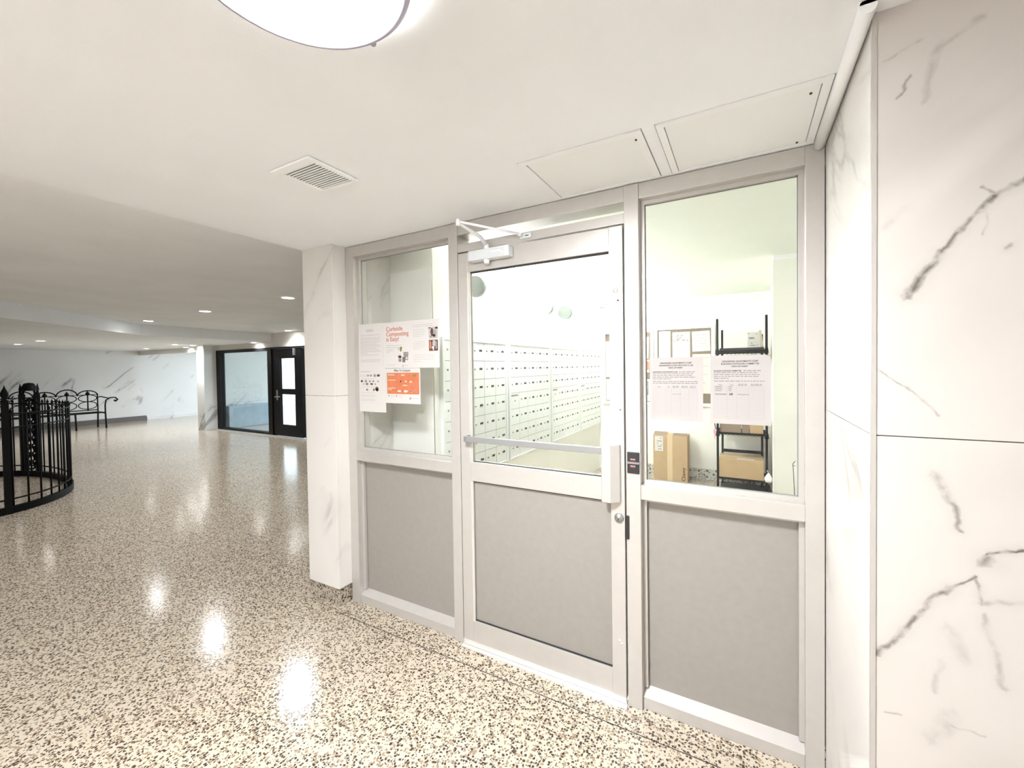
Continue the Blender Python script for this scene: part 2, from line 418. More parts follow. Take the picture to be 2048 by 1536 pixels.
# mail room shell
XM = -1.80; YB = 3.955
def mw(name, bm, label): return struct(name, bm, M_mail_w, label, 'wall')
mw('wall_mail_left', B(XM-0.12, XM, 0.38, YB+0.1, 0, HM), 'pale green mail room wall that carries the mailboxes')
mw('wall_mail_jog', B(-2.30, XM-0.0, 0.375, 0.385, 0, HM), 'short pale green wall behind the posters in the left window')
tag(obj('wall_mail_pier', B(-2.30, -2.17, 0.30, 0.38, 0, HM), M_marb), 'marble strip behind the left window beside the posters', 'wall', kind='structure')
mw('wall_mail_back', B(XM-0.1, 0.6, YB, YB+0.1, 0, HM), 'cream back wall of the mail room with notice boards')
mw('wall_mail_right', B(0.285, 0.40, 2.15, YB, 0, HM), 'white right wall of the mail room beside the wire rack')
mw('wall_mail_corner', B(0.212, 1.10, 2.12, 2.22, 0, HM), 'cream wall corner behind the right window')
mw('wall_mail_side', B(1.0, 1.1, 0.1, 2.2, 0, HM), 'mail room side wall right of the window')
mw('wall_mail_inner', B(0.27, 1.1, 0.12, 0.2, 0, HM), 'mail room wall inside the right jamb')
mw('wall_mail_over', B(-2.3, 1.1, 0.10, 0.14, HS-0.03, HM), 'strip of wall above the mail room front')
struct('baseboard_back', B(-1.55, 0.283, YB-0.012, YB, 0, 0.132), M_granite, 'grey speckled granite base along the mail room back wall', 'baseboard')
struct('trim_2', B(0.216, 1.0, 2.112, 2.12, HM-0.035, HM), M_white, 'thin white ceiling moulding on the corner behind the right window', 'moulding')

# lobby shell
def lw(name, bm, m, label): return struct(name, bm, m, label, 'wall')
lw('wall_lobby', B(XL-0.2, XL, -6.2, 6.2, 0, HL), M_marb_l, 'grey veined marble wall behind the iron bench')
struct('baseboard_lobby', B(XL, XL+0.05, -6.2, 3.86, 0, 0.14), mat('dark_stone_base', (0.13, 0.12, 0.11), 0.4), 'dark stone base along the lobby wall behind the bench', 'baseboard')
struct('trim_3', B(XL, XL+0.06, 3.87, 6.2, 0, 0.10), M_marb_l, 'pale stone ledge continuing along the lobby wall past the bench', 'ledge')
lw('wall_mail_outer', B(-2.44, -2.30, 0.30, YF+0.1, 0, HL), M_marb_l, 'outer side of the mail room behind the marble pillar')
lw('wall_entrance', B(-7.2, -2.44, YF, YF+0.12, 0, HL), M_marb_l, 'marble wall right of the black entrance door')
lw('wall_header', B(-16.05, -7.2, YF-0.02, YF+0.12, 1.975, HL), M_wall, 'white header strip above the black entrance frame, lit from above')
lw('wall_hall_rear', B(-2.445, 3.2, -3.7, -3.6, 0, HS), M_marb, 'marble wall behind the viewer')
lw('wall_lobby_rear', B(-16.2, -2.4, -6.2, -6.1, 0, HL), M_marb_l, 'rear marble wall of the lobby')
lw('wall_hall_end', B(3.1, 3.2, -3.7, YR, 0, HS), M_wall, 'end wall of the hall')
lw('wall_hall_stub', B(-2.445, -2.345, -6.2, -3.6, 0, HS), M_marb, 'wall stub beside the viewer')
struct('trim_7', B(-2.16, 0.25, -0.128, -0.1245, -0.001, 0.0006), M_gap, 'thin dark joint strip in the terrazzo along the mail room front', 'joint')
# column by the entrance
wc = lw('wall_column', B(-11.95, -11.60, 3.45, YF+0.1, 0, 1.975), M_marb_l, 'square pale marble column left of the black entrance')
obj('column_top', B(-11.95, -11.60, 3.45, YF-0.02, 1.975, HB), M_marb_l, wc)
# vestibule
lw('wall_vestibule', B(-11.9, -11.62, YF+0.1, 5.05, 0, HB), M_marb_l, 'veined marble wall seen through the black framed glass')
struct('trim_4', B(-11.62, -11.42, YF+0.13, 5.05, 0, 0.57, 0.01), M_plinth, 'stone plinth low behind the black framed glass, tinted blue for sky light', 'plinth')
lw('wall_vestibule_right', B(-5.6, -5.4, YF+0.1, 6.2, 0, HL), M_wall, 'white side wall inside the entrance')

# ------------------------------------------------------------------ mail room front
Y0, Y1 = 0.0, 0.105
ZR0, ZR1 = 0.897, 0.957      # window mid rail
ZH = 2.148
JL0, JL1 = -2.166, -2.098    # left jamb
M10, M11 = -1.362, -1.304    # mullions
M20, M21 = -0.437, -0.377
JR0, JR1 = 0.192, 0.248

def bay(name, x0, x1, jl, jr, label):
    r = thing(name, label, 'window', ((x0+x1)/2, 0.05, 0), kind='structure')
    if jl: obj('jamb', B(jl[0], jl[1], Y0, Y1, 0, HS-0.003, 0.002), M_alu, r)
    if jr: obj('jamb', B(jr[0], jr[1], Y0, Y1, 0, HS-0.003, 0.002), M_alu, r)
    obj('head_rail', B(x0, x1, Y0, Y1, ZH, HS-0.003, 0.002), M_alu, r)
    obj('middle_rail', B(x0, x1, Y0, Y1, ZR0, ZR1, 0.002), M_alu, r)
    sl = new_bm(); box(sl, x0, x1, Y0+0.012, Y1, 0.0, 0.05, 0.002)
    v = [sl.verts.new(q) for q in ((x0, Y0+0.012, 0.05), (x1, Y0+0.012, 0.05), (x1, 0.06, 0.078), (x0, 0.06, 0.078))]
    sl.faces.new(v)
    v2 = [sl.verts.new(q) for q in ((x0, 0.06, 0.0), (x1, 0.06, 0.0))]
    sl.faces.new((v[3], v[2], v2[1], v2[0]))
    obj('bottom_rail', sl, M_alu, r)
    # glazing stops
    g = 0.016
    st = new_bm()
    for a, b in ((0.078, ZR0), (ZR1, ZH)):
        box(st, x0, x0+g, 0.035, 0.052, a, b); box(st, x1-g, x1, 0.035, 0.052, a, b)
        box(st, x0+g, x1-g, 0.035, 0.052, b-g, b)
        if a > 0.5: box(st, x0+g, x1-g, 0.035, 0.052, a, a+g)
    obj('glazing_stop', st, M_alu, r)
    gk = new_bm(); q = 0.003
    box(gk, x0+g, x0+g+q, 0.049, 0.051, ZR1+g, ZH-g); box(gk, x1-g-q, x1-g, 0.049, 0.051, ZR1+g, ZH-g)
    box(gk, x0+g, x1-g, 0.049, 0.051, ZH-g-q, ZH-g); box(gk, x0+g, x1-g, 0.049, 0.051, ZR1+g, ZR1+g+q)
    obj('gasket', gk, M_mgap, r)
    obj('lower_panel', B(x0, x1, 0.056, 0.075, 0.05, ZR0), M_panel, r)
    obj('glass_pane', B(x0, x1, 0.053, 0.057, ZR1, ZH), M_glass, r)
    return r
bay('window_1', JL1, M10, (JL0, JL1), None, 'aluminium framed window left of the door with taped posters and grey lower panel')
bay('window_2', M21, JR0, None, (JR0, JR1), 'aluminium framed window right of the door with two sign up sheets and grey lower panel')

fr = thing('trim_5', 'aluminium door frame of two mullions, head and narrow transom light', 'door frame', ((M11+M20)/2, 0.05, 0), kind='structure')
obj('mullion', B(M10, M11, Y0-0.004, Y1, 0, HS-0.003, 0.002), M_alu, fr)
obj('mullion', B(M20, M21, Y0-0.004, Y1, 0, HS-0.003, 0.002), M_alu, fr)
obj('head_rail', B(M11, M20, Y0, Y1, ZH, HS-0.003, 0.002), M_alu, fr)
obj('transom_bar', B(M11, M20, Y0, Y1, 2.058, 2.10, 0.002), M_alu, fr)
obj('transom_glass', B(M11, M20, 0.053, 0.057, 2.10, ZH), M_glass, fr)
th = new_bm(); prism(th, [(M11, -0.03), (M20, -0.03), (M20, 0.1), (M11, 0.1)], 0, 0.006)
obj('threshold', th, M_alu_b, fr)
st = new_bm(); box(st, M11, M11+0.006, 0.048, 0.06, 0, 2.058); box(st, M20-0.006, M20, 0.048, 0.06, 0, 2.058)
obj('door_stop', st, M_gap, fr)
# electric strikes in the right mullion
for zc, hh, x0, x1, nm in ((1.05, 0.045, M20+0.006, M21-0.004, 'strike_plate'), (0.772, 0.05, M20-0.001, M20+0.012, 'strike_plate')):
    sp = obj(nm, B(x0, x1, Y0-0.010, Y0, zc-hh, zc+hh, 0.002), M_black, fr)
    if x1-x0 > 0.03:
        sb = new_bm(); box(sb, x0-0.001, x1+0.001, Y0-0.0115, Y0-0.010, zc-0.004, zc+0.004)
        obj('strike_band', sb, M_lock, sp)
        for dz, mm in ((0.016, M_paper), (0.011, M_red), (-0.013, M_paper), (-0.018, M_red)):
            obj('strike_mark', B(x0+0.014, x0+0.034, Y0-0.0118, Y0-0.0108, zc+dz-0.0012, zc+dz+0.0012), mm, sp)

dr = thing('door_1', 'glazed aluminium door with push bar and grey lower panel, middle of the mail room front', 'door', ((M11+M20)/2, 0.02, 0), kind='structure')
DX0, DX1, DZ0, DZ1 = M11+0.004, M20-0.006, 0.022, 2.050
GX0, GX1 = -1.241, -0.503
dy0, dy1 = -0.004, 0.042
obj('stile', B(DX0, GX0, dy0, dy1, DZ0, DZ1, 0.002), M_alu, dr)
obj('stile', B(GX1, DX1, dy0-0.003, dy1, DZ0, DZ1, 0.002), M_alu, dr)
obj('top_rail', B(GX0, GX1, dy0, dy1, 1.950, DZ1, 0.002), M_alu, dr)
obj('middle_rail', B(GX0, GX1, dy0, dy1, 0.873, 0.972, 0.002), M_alu, dr)
obj('bottom_rail', B(GX0, GX1, dy0, dy1, DZ0, 0.138, 0.002), M_alu, dr)
obj('door_sweep', B(DX0, DX1, dy0-0.004, dy0+0.002, 0.008, 0.030), M_alu_b, dr)
gk = new_bm()
for a, b in ((0.138, 0.873), (0.972, 1.950)):
    box(gk, GX0, GX0+0.006, 0.006, 0.02, a, b); box(gk, GX0, GX1, 0.006, 0.02, b-0.006, b)
    box(gk, GX0, GX1, 0.006, 0.02, a, a+0.003)
obj('gasket', gk, M_gap, dr)
gs = new_bm()
for a, b in ((0.138, 0.873), (0.972, 1.950)):
    box(gs, GX0-0.001, GX0+0.013, -0.001, 0.006, a, b)
obj('glazing_bead', gs, M_alu_b, dr)
obj('glass_pane', B(GX0, GX1, 0.020, 0.024, 0.972, 1.950), M_glass, dr)
obj('lower_panel', B(GX0, GX1, 0.014, 0.030, 0.138, 0.873), M_panel, dr)
# push bar and pull plate
pb = new_bm(); box(pb, -1.245, -0.52, -0.047, -0.036, 1.082, 1.112, 0.003); box(pb, -1.252, -1.238, -0.047, dy0, 1.082, 1.112, 0.002)
obj('push_bar', pb, mat('satin_grey_bar', (0.28, 0.28, 0.275), 0.4, metal=0.3), dr)
pl = new_bm()
prf = [(-0.532, dy0), (-0.532, -0.046), (-0.528, -0.05), (-0.492, -0.05), (-0.460, -0.022), (-0.458, dy0)]
prism(pl, prf, 0.880, 1.122)
obj('pull_plate', pl, M_alu, dr)
lk = new_bm(); lathe(lk, [(0, 0.012), (0.009, 0.012), (0.010, 0.010), (0.017, 0.010), (0.020, 0.004), (0.021, 0)], 0, 0, 28)
lk.transform(Matrix.Translation((-0.468, dy0-0.002, 0.807)) @ Matrix.Rotation(radians(90), 4, 'X'))
lo = obj('lock_cylinder', lk, M_lock, dr)
obj('keyhole', B(-0.4695, -0.4665, dy0-0.0152, dy0-0.013, 0.800, 0.811), M_gap, lo)
def screw(x, z, r, m, nm='screw', y=dy0-0.003):
    b = new_bm(); lathe(b, [(0, 0.004), (r*0.6, 0.0035), (r, 0)], 0, 0, 14)
    b.transform(Matrix.Translation((x, y, z)) @ Matrix.Rotation(radians(90), 4, 'X')); return obj(nm, b, m, dr)
screw(-0.474, 1.778, 0.0125, M_alu, 'cap_disc'); screw(-0.464, 1.736, 0.0045, M_gap); screw(-0.459, 1.272, 0.0045, M_lock)
screw(-0.457, 0.675, 0.005, M_alu_b); screw(-0.470, 0.275, 0.006, M_alu_b); screw(-0.462, 0.262, 0.006, M_alu_b)
# closer
cl = obj('door_closer', new_bm(), None, dr)
cb = new_bm(); box(cb, -1.205, -0.968, -0.052, dy0, 1.988, 2.040, 0.008)
obj_cl = cl
cme = bpy.data.meshes.new('door_closer'); cb.to_mesh(cme); cb.free(); cme.materials.append(M_closer); cme.transform(Matrix.Translation(-wloc(dr))); cl.data = cme
kn = new_bm(); tube(kn, [(-1.105, -0.030, 1.992), (-1.105, -0.030, 1.970)], [0.016, 0.013], 16); tube(kn, [(-1.105, -0.030, 2.038), (-1.105, -0.030, 2.062)], 0.012, 16)
obj('spindle', kn, M_white, cl)
lg = new_bm(); prism(lg, [(0, 0), (0.052, 0), (0.068, -0.018), (0.060, -0.018), (0.047, -0.006), (0, -0.006)], 0, 0.001)
lg.transform(Matrix.Translation((-1.065, -0.0525, 2.022)) @ Matrix.Rotation(radians(90), 4, 'X'))
obj('cover_mark', lg, M_white, cl)
obj('cover_end', B(-0.992, -0.978, -0.0535, -0.050, 1.994, 2.034, 0.0012), M_white, cl)
ar = new_bm()
elb = Vector((-1.145, -0.205, 2.125))
tube(ar, [(-1.105, -0.030, 2.060), (-1.108, -0.05, 2.075), (-1.115, -0.075, 2.092), elb], [0.011, 0.010, 0.008, 0.008], 8)
obj('closer_arm', ar, M_closer, cl)
ar = new_bm(); tube(ar, [elb+Vector((0, 0, 0.006)), (-0.918, -0.02, 2.086)], 0.006, 8)
tube(ar, [elb+Vector((0, 0, -0.012)), elb+Vector((0, 0, 0.016))], 0.011, 12)
obj('closer_forearm', ar, M_white, cl)
ar = new_bm(); box(ar, -0.93, -0.872, -0.008, 0.0, 2.068, 2.092, 0.002); box(ar, -0.93, -0.912, -0.03, 0.0, 2.076, 2.090, 0.002)
br = obj('closer_bracket', ar, M_closer, cl)
obj('bracket_slot', B(-0.902, -0.884, -0.0088, -0.0078, 2.078, 2.082), M_gap, br)

# ------------------------------------------------------------------ ceiling fixtures
def hatch(x0, x1, label, latch):
    t = thing('ceiling_hatch', label, 'hatch', ((x0+x1)/2, (HY0+HY1)/2, HS), 'ceiling access hatches by the door')
    f = new_bm(); w = 0.022; a, b, c, d = x0+0.003, x1-0.003, HY0+0.003, HY1-0.001
    box(f, a, b, c, c+w, HS-0.004, HS+0.012); box(f, a, a+w, c+w, d, HS-0.004, HS+0.012); box(f, b-w, b, c+w, d, HS-0.004, HS+0.012)
    box(f, a+w, b-w, d-0.006, d, HS-0.002, HS+0.012)
    obj('hatch_frame', f, M_white, t)
    obj('hatch_door', B(a+w+0.002, b-w-0.002, c+w+0.002, d-0.008, HS+0.001, HS+0.012), M_hatch, t)
    for lx, ly in latch:
        lb = new_bm(); lathe(lb, [(0, -0.002), (0.003, -0.002), (0.004, 0.0015)], lx, ly, 12, HS)
        obj('latch', lb, M_gap, t)
    obj('hatch_shade_slab', B(x0+0.001, x1-0.001, HY0+0.0005, HY1-0.0005, HS+0.013, HS+0.035), M_gap, t)  # dark slab above the door; shade of the gap put into its colour
hatch(*HX[0], 'square white ceiling access hatch over the door, nearer the vent', [(-0.312, -0.33)])
hatch(*HX[1], 'square white ceiling access hatch in the corner by the marble return', [(0.170, -0.325), (0.165, -0.035)])

vt = thing('ceiling_vent', 'white square slatted air vent in the hall ceiling', 'vent', (-1.452, -0.707, HS))
vx0, vx1, vy0, vy1 = -1.567, -1.337, -0.815, -0.598
f = new_bm(); w = 0.034
box(f, vx0, vx1, vy0, vy0+w, HS-0.010, HS-0.001, 0.003); box(f, vx0, vx1, vy1-0.016, vy1, HS-0.010, HS-0.001, 0.003)
box(f, vx0, vx0+w, vy0+w, vy1-0.016, HS-0.010, HS-0.001, 0.003); box(f, vx1-0.02, vx1, vy0+w, vy1-0.016, HS-0.010, HS-0.001, 0.003)
obj('vent_frame', f, M_white, vt)
obj('vent_shade_plate', B(vx0+0.02, vx1-0.01, vy0+0.02, vy1-0.01, HS-0.0032, HS-0.0008), mat('vent_painted_shade', (0.03, 0.03, 0.03), 0.9), vt)  # dark plate close behind the slats stands in for shade inside the vent
ns = 13
sl = B(0, vx1-0.02-vx0-w, 0, 0.0062, -0.0065, -0.0035)
slm = mesh_of('slat', sl, M_white)
for i in range(ns):
    inst('slat', slm, vt, (vx0+w+1.452, vy0+w+0.002+i*((vy1-0.016-vy0-w)/ns)+0.707, 0))

# round dome lamps
DR = 0.186
def dome_lamp(DXc, DYc, label):
    lp = thing('ceiling_lamp', label, 'ceiling lamp', (DXc, DYc, HS), 'round dome lamps along the hall')
    b = new_bm(); lathe(b, [(0.15, 0.0), (0.172, -0.012), (0.176, -0.045), (0.17, -0.05)], DXc, DYc, 64, HS)
    obj('lamp_pan', b, M_white, lp)
    b = new_bm(); ring = []
    for k in range(72): ring.append((DXc+(DR-0.004)*cos(2*pi*k/72), DYc+(DR-0.004)*sin(2*pi*k/72), HS-0.058))
    tube(b, ring, 0.0125, 12, closed=True)
    obj('lamp_rim', b, M_rim, lp)
    b = new_bm(); pr = [(0.176*cos(a), -0.060-0.030*sin(a)) for a in [i*pi/2/10 for i in range(11)]]
    pr[-1] = (0.0, pr[-1][1])
    lathe(b, pr, DXc, DYc, 64, HS)
    obj('lamp_glass', b, M_dome, lp)
    for ang in (97, 217, 337):
        a = radians(ang); b = new_bm()
        c0 = Vector((DXc+(DR+0.002)*cos(a), DYc+(DR+0.002)*sin(a), HS-0.060)); dv = Vector((cos(a), sin(a), -0.3)).normalized()
        tube(b, [c0-dv*0.008, c0+dv*0.004, c0+dv*0.009, c0+dv*0.012], [0.006, 0.0075, 0.006, 0.003], 12)
        obj('rim_knob', b, M_rim, lp)
dome_lamp(-0.665, -1.305, 'round glowing dome lamp with pale lavender rim on the hall ceiling')
dome_lamp(-1.25, -2.95, 'unseen round dome lamp added behind the viewer to brighten the hall')  # added out of view as fill for the hall and mail room front

# lobby downlights
def downlight(x, y, z, watts, label, size=1.25, blend=0.6, aim=None):
    t = thing('downlight', label, 'downlight', (x, y, z), 'recessed lobby downlights')
    b = new_bm(); lathe(b, [(0.062, -0.001), (0.066, -0.008), (0.082, -0.006), (0.086, 0.0)], x, y, 28, z)
    obj('downlight_trim', b, M_white, t)
    b = new_bm(); lathe(b, [(0.0, -0.004), (0.064, -0.004), (0.064, -0.002)], x, y, 28, z)
    obj('downlight_lens', b, M_down, t)
    ld = bpy.data.lights.new('downlight_lamp', 'SPOT'); ld.energy = watts; ld.spot_size = size*2; ld.spot_blend = blend
    ld.shadow_soft_size = 0.06; ld.color = (0.97, 0.985, 1.0)
    lo = bpy.data.objects.new('downlight_lamp', ld); C.objects.link(lo); lo.parent = t; lo.location = (0, 0, -0.02)
    if aim: lo.rotation_euler = aim
    return t
downlight(-4.56, 1.15, HL, L_SPOT, 'recessed downlight in the lobby ceiling, nearest the marble pillar')
downlight(-6.49, 1.19, HL, L_SPOT, 'recessed downlight in the lobby ceiling, second from the marble pillar')
downlight(-8.42, 1.26, HL, L_SPOT, 'recessed downlight in the lobby ceiling, third from the pillar, just before the step')
downlight(-8.35, 3.55, HL, L_WASH, 'recessed downlight close above the black entrance door')
downlight(-9.75, 3.63, HB, L_WASH, 'recessed downlight over the black framed glass, washing the header')
downlight(-11.75, 3.30, HB, L_WASH, 'recessed downlight in front of the marble column')
downlight(-12.9, 3.63, HB, L_WASH, 'recessed downlight left of the marble column')
downlight(-11.7, 2.92, HB, L_WASH, 'recessed downlight in the dropped ceiling before the column')
downlight(-14.15, 3.25, HB, L_WASH, 'recessed downlight far back in the dropped ceiling near the bench wall')
downlight(-11.95, 0.86, HB, L_WASH, 'recessed downlight in the dropped ceiling above the fence, right of the pair')
downlight(-13.6, 0.89, HB, L_WASH, 'recessed downlight in the dropped ceiling above the fence, left of the pair')
downlight(-5.2, -2.6, HL, L_SPOT, 'unseen downlight added left of the viewer to brighten the lobby')  # added outside the view to light the left part of the lobby
downlight(-4.4, -4.6, HL, L_SPOT, 'unseen downlight added in the rear of the lobby as fill light')  # another added fill light, out of view
downlight(-10.5, -3.0, HB, L_WASH, 'unseen downlight added in the rear dropped ceiling as fill light')  # added fill under the dropped ceiling, never in view

# daylight enters the lobby and vestibule from the open glazed end
for (x0, x1, zz) in ((-16.05, -5.6, HB),):
    ld = bpy.data.lights.new('daylight_portal', 'AREA'); ld.shape = 'RECTANGLE'; ld.size = x1-x0; ld.size_y = zz
    ld.cycles.is_portal = True
    lo = bpy.data.objects.new('daylight_portal', ld); C.objects.link(lo); lo.location = ((x0+x1)/2, 6.2, zz/2)
    lo.rotation_euler = (radians(-90), 0, 0)

# ------------------------------------------------------------------ black entrance
we = thing('window_3', 'large pane of glass in a black frame left of the black entrance door', 'window', (-10.5, YF, 0), kind='structure')
EZ = 1.975
f = new_bm()
obj('frame_post', B(-11.60, -11.42, YF-0.05, YF+0.06, 0, EZ), M_blackf, we)
obj('frame_post', B(-9.42, -9.27, YF-0.05, YF+0.06, 0, EZ), M_blackf, we)
obj('frame_head', B(-11.42, -9.42, YF-0.05, YF+0.06, EZ-0.07, EZ), M_blackf, we)
obj('frame_sill', B(-11.42, -9.42, YF-0.05, YF+0.06, 0, 0.06), M_blackf, we)
obj('glass_pane', B(-11.42, -9.42, YF-0.005, YF+0.005, 0.06, EZ-0.07), M_glass_l, we)
de = thing('door_2', 'black entrance door with two glass panes and a lever handle', 'door', (-8.75, YF, 0), kind='structure')
dx0, dx1 = -9.265, -8.215
obj('frame_head', B(-9.27, -7.2, YF-0.05, YF+0.06, EZ-0.04, EZ), M_blackf, de)
for a, b in ((dx0, -9.00), (-8.46, dx1)): obj('stile', B(a, b, YF-0.03, YF+0.03, 0.01, EZ-0.045), M_blackf, de)
obj('top_rail', B(-9.0, -8.46, YF-0.03, YF+0.03, 1.72, EZ-0.045), M_blackf, de)
obj('lock_rail', B(-9.0, -8.46, YF-0.03, YF+0.03, 0.93, 1.05), M_blackf, de)
obj('bottom_rail', B(-9.0, -8.46, YF-0.03, YF+0.03, 0.01, 0.26), M_blackf, de)
obj('glass_pane', B(-9.0, -8.46, YF-0.004, YF+0.004, 1.05, 1.72), M_glass_l, de)
obj('glass_pane', B(-9.0, -8.46, YF-0.004, YF+0.004, 0.26, 0.93), M_glass_l, de)
hb = new_bm(); box(hb, -9.12, -9.07, YF-0.04, YF-0.03, 0.80, 1.02); tube(hb, [(-9.095, YF-0.03, 0.87), (-9.095, YF-0.09, 0.87), (-8.93, YF-0.09, 0.88)], 0.012, 8)
obj('lever_handle', hb, M_lock, de)
hb = new_bm(); box(hb, -8.45, -8.42, YF-0.07, YF-0.03, 1.78, 1.93)
obj('door_closer', hb, M_lock, de)
ws = thing('window_4', 'narrow side light in a black frame right of the entrance door', 'window', (-7.8, YF, 0), kind='structure')
obj('frame_post', B(-8.10, -8.05, YF-0.05, YF+0.06, 0, EZ-0.04), M_blackf, ws)
obj('frame_post', B(-7.26, -7.2, YF-0.05, YF+0.06, 0, EZ-0.04), M_blackf, ws)
obj('frame_rail', B(-8.05, -7.26, YF-0.04, YF+0.05, 0.93, 0.98), M_blackf, ws)
obj('frame_sill', B(-8.05, -7.26, YF-0.04, YF+0.05, 0, 0.06), M_blackf, ws)
obj('glass_pane', B(-8.05, -7.26, YF-0.004, YF+0.004, 0.06, EZ-0.04), M_glass_l, ws)
struct('trim_6', B(-11.6, -7.2, YF-0.16, YF-0.05, 0, 0.012), M_alu_b, 'pale metal sill strip in front of the black entrance', 'sill')

# ------------------------------------------------------------------ mailboxes
PZ0, PZ1 = 0.655, 1.672
def rounded_plate(bm, w, h, t): return box(bm, 0, t, 0, w, 0, h, 0.0012)
DW, DH = 0.1585, 0.1395
door_me = mesh_of('mail_door', rounded_plate(new_bm(), DW, DH, 0.006), M_mbox)
parcel_me = door_me
lk = new_bm(); lathe(lk, [(0, 0.005), (0.006, 0.005), (0.008, 0.0035), (0.0085, 0)], 0, 0, 12)
lk.transform(Matrix.Rotation(radians(90), 4, 'Y')); lock_me = mesh_of('lock', lk, M_lock)
np_ = B(0, 0.0012, 0, 0.040, 0, 0.017); plate_me = mesh_of('number_plate', np_, M_plate)
sp_ = B(0, 0.0012, 0, 0.120, 0, 0.016); slot_me = mesh_of('name_strip', sp_, M_lock)
panel_y = [(0.443, 'nearest the door, beside the left window'), (1.343, 'second from the front'), (2.243, 'third from the front'), (3.118, 'last one, by the back wall')]
pwid = [0.868, 0.868, 0.845, 0.828]
for pi_, (y0, where) in enumerate(panel_y):
    w = pwid[pi_]
    t = thing('mailbox_bank', 'aluminium bank of thirty-five mailboxes on the green wall, '+where, 'mailboxes', (XM, y0, PZ0), 'mailbox banks along the mail room wall')
    X0 = XM+0.001
    f = new_bm(); e = 0.022
    box(f, X0, X0+0.028, y0, y0+w, PZ1-e, PZ1, 0.002); box(f, X0, X0+0.028, y0, y0+w, PZ0, PZ0+e*0.5, 0.002)
    box(f, X0, X0+0.028, y0, y0+e, PZ0+e*0.5, PZ1-e, 0.002); box(f, X0, X0+0.028, y0+w-e, y0+w, PZ0+e*0.5, PZ1-e, 0.002)
    obj('bank_frame', f, M_mbox, t)
    obj('bank_back', B(X0, X0+0.013, y0+e, y0+w-e, PZ0+e*0.5, PZ1-e), M_mgap, t)
    gx = (w-2*e)/5.0; gz = (PZ1-PZ0-1.5*e)/7.0
    for r in range(7):
        for c in range(5):
            d = inst('mail_door', door_me, t, (0.016, e+c*gx+(gx-DW)/2+0.0, e*0.5+r*gz+(gz-DH)/2))
            d.scale = (1, (gx-0.004)/DW, (gz-0.0035)/DH)
            d.location = (0.016, e+c*gx+0.002, e*0.5+r*gz+0.00175)
            if pi_ >= 1 and r == 3 and c == 0:
                inst('name_strip', slot_me, d, (0.006, 0.016, 0.112)); inst('lock', lock_me, d, (0.006, 0.078, 0.072)); continue
            inst('lock', lock_me, d, (0.006, 0.036, 0.078))
            inst('number_plate', plate_me, d, (0.006, 0.094, 0.071))

# tube lamps on the mail room wall
for y0, y1, lab in ((0.70, 1.94, 'long glowing tube lamp on the wall above the nearer mailboxes'), (2.40, 3.63, 'long glowing tube lamp on the wall above the farther mailboxes')):
    t = thing('wall_lamp', lab, 'wall lamp', (XM, (y0+y1)/2, 2.04), 'tube lamps above the mailboxes')
    obj('back_plate', B(XM+0.001, XM+0.05, y0+0.08, y1-0.08, 2.00, 2.08, 0.003), M_white, t)
    b = new_bm(); tube(b, [(XM+0.118, y0+0.045, 2.04), (XM+0.118, y1-0.045, 2.04)], 0.070, 28)
    obj('tube_diffuser', b, M_tube, t)
    for a, c in ((y0, y0+0.044), (y1-0.044, y1)):
        b = new_bm(); tube(b, [(XM+0.118, a, 2.04), (XM+0.118, c, 2.04)], 0.076, 28)
        obj('end_cap', b, M_cap, t)
        mid = (a+c)/2
        b = new_bm(); box(b, XM+0.001, XM+0.09, mid-0.012, mid+0.012, 2.015, 2.065)
        obj('bracket', b, M_white, t)

# security camera
t = thing('security_camera', 'small white dome security camera in the far mail room corner', 'security camera', (-1.70, 3.83, HM))
b = new_bm(); lathe(b, [(0.062, 0.0), (0.064, -0.02), (0.058, -0.034)], -1.70, 3.83, 24, HM); obj('camera_base', b, M_cap, t)
b = new_bm(); lathe(b, [(0.056*cos(i*pi/16), -0.034-0.05*sin(i*pi/16)) for i in range(8)]+[(0, -0.084)], -1.70, 3.83, 24, HM); obj('camera_dome', b, M_white, t)
for dx in (-0.014, 0.016):
    b = new_bm(); lathe(b, [(0, 0.005), (0.008, 0.004), (0.010, 0)], 0, 0, 12)
    b.transform(Matrix.Translation((-1.70+dx+0.008, 3.83-0.050, HM-0.062)) @ Matrix.Rotation(radians(115), 4, 'X')); obj('camera_lens', b, M_black, t)

# ------------------------------------------------------------------ printed sheets
def lines_bm(x0, x1, ztop, n, dz, y, th=0.0016, ragged=True, words=True):
    b = new_bm()
    for i in range(n):
        z = ztop-i*dz; xe = x1-(random.random()*0.12*(x1-x0) if ragged else 0)
        if i == n-1 and n > 2: xe = x0+(x1-x0)*random.uniform(0.3, 0.8)
        x = x0
        while x < xe:
            w = random.uniform(0.006, 0.020) if words else xe-x
            box(b, x, min(x+w, xe), y-0.0002, y, z-th/2, z+th/2); x += w+0.003
    return b

def sheet(name, x0, x1, z0, z1, y, m, label, group=None, cut=None):
    t = thing(name, label, 'sheet', ((x0+x1)/2, y, (z0+z1)/2), group)
    b = new_bm()
    if cut:
        poly = [(x0, z0), (x1, z0), (x1, z1-cut), (x1-cut, z1), (x0, z1)]
        prism(b, poly, 0, 0.0006); b.transform(Matrix.Translation((0, y, 0)) @ Matrix.Rotation(radians(90), 4, 'X'))
        tri = new_bm(); prism(tri, [(x1, z1-cut), (x1-cut, z1), (x1-cut*0.9, z1-cut*0.85)], 0, 0.0008)
        tri.transform(Matrix.Translation((0, y-0.0006, 0)) @ Matrix.Rotation(radians(90), 4, 'X')); join_bm(b, tri)
    else: box(b, x0, x1, y-0.0006, y, z0, z1)
    obj('paper', b, m, t)
    return t

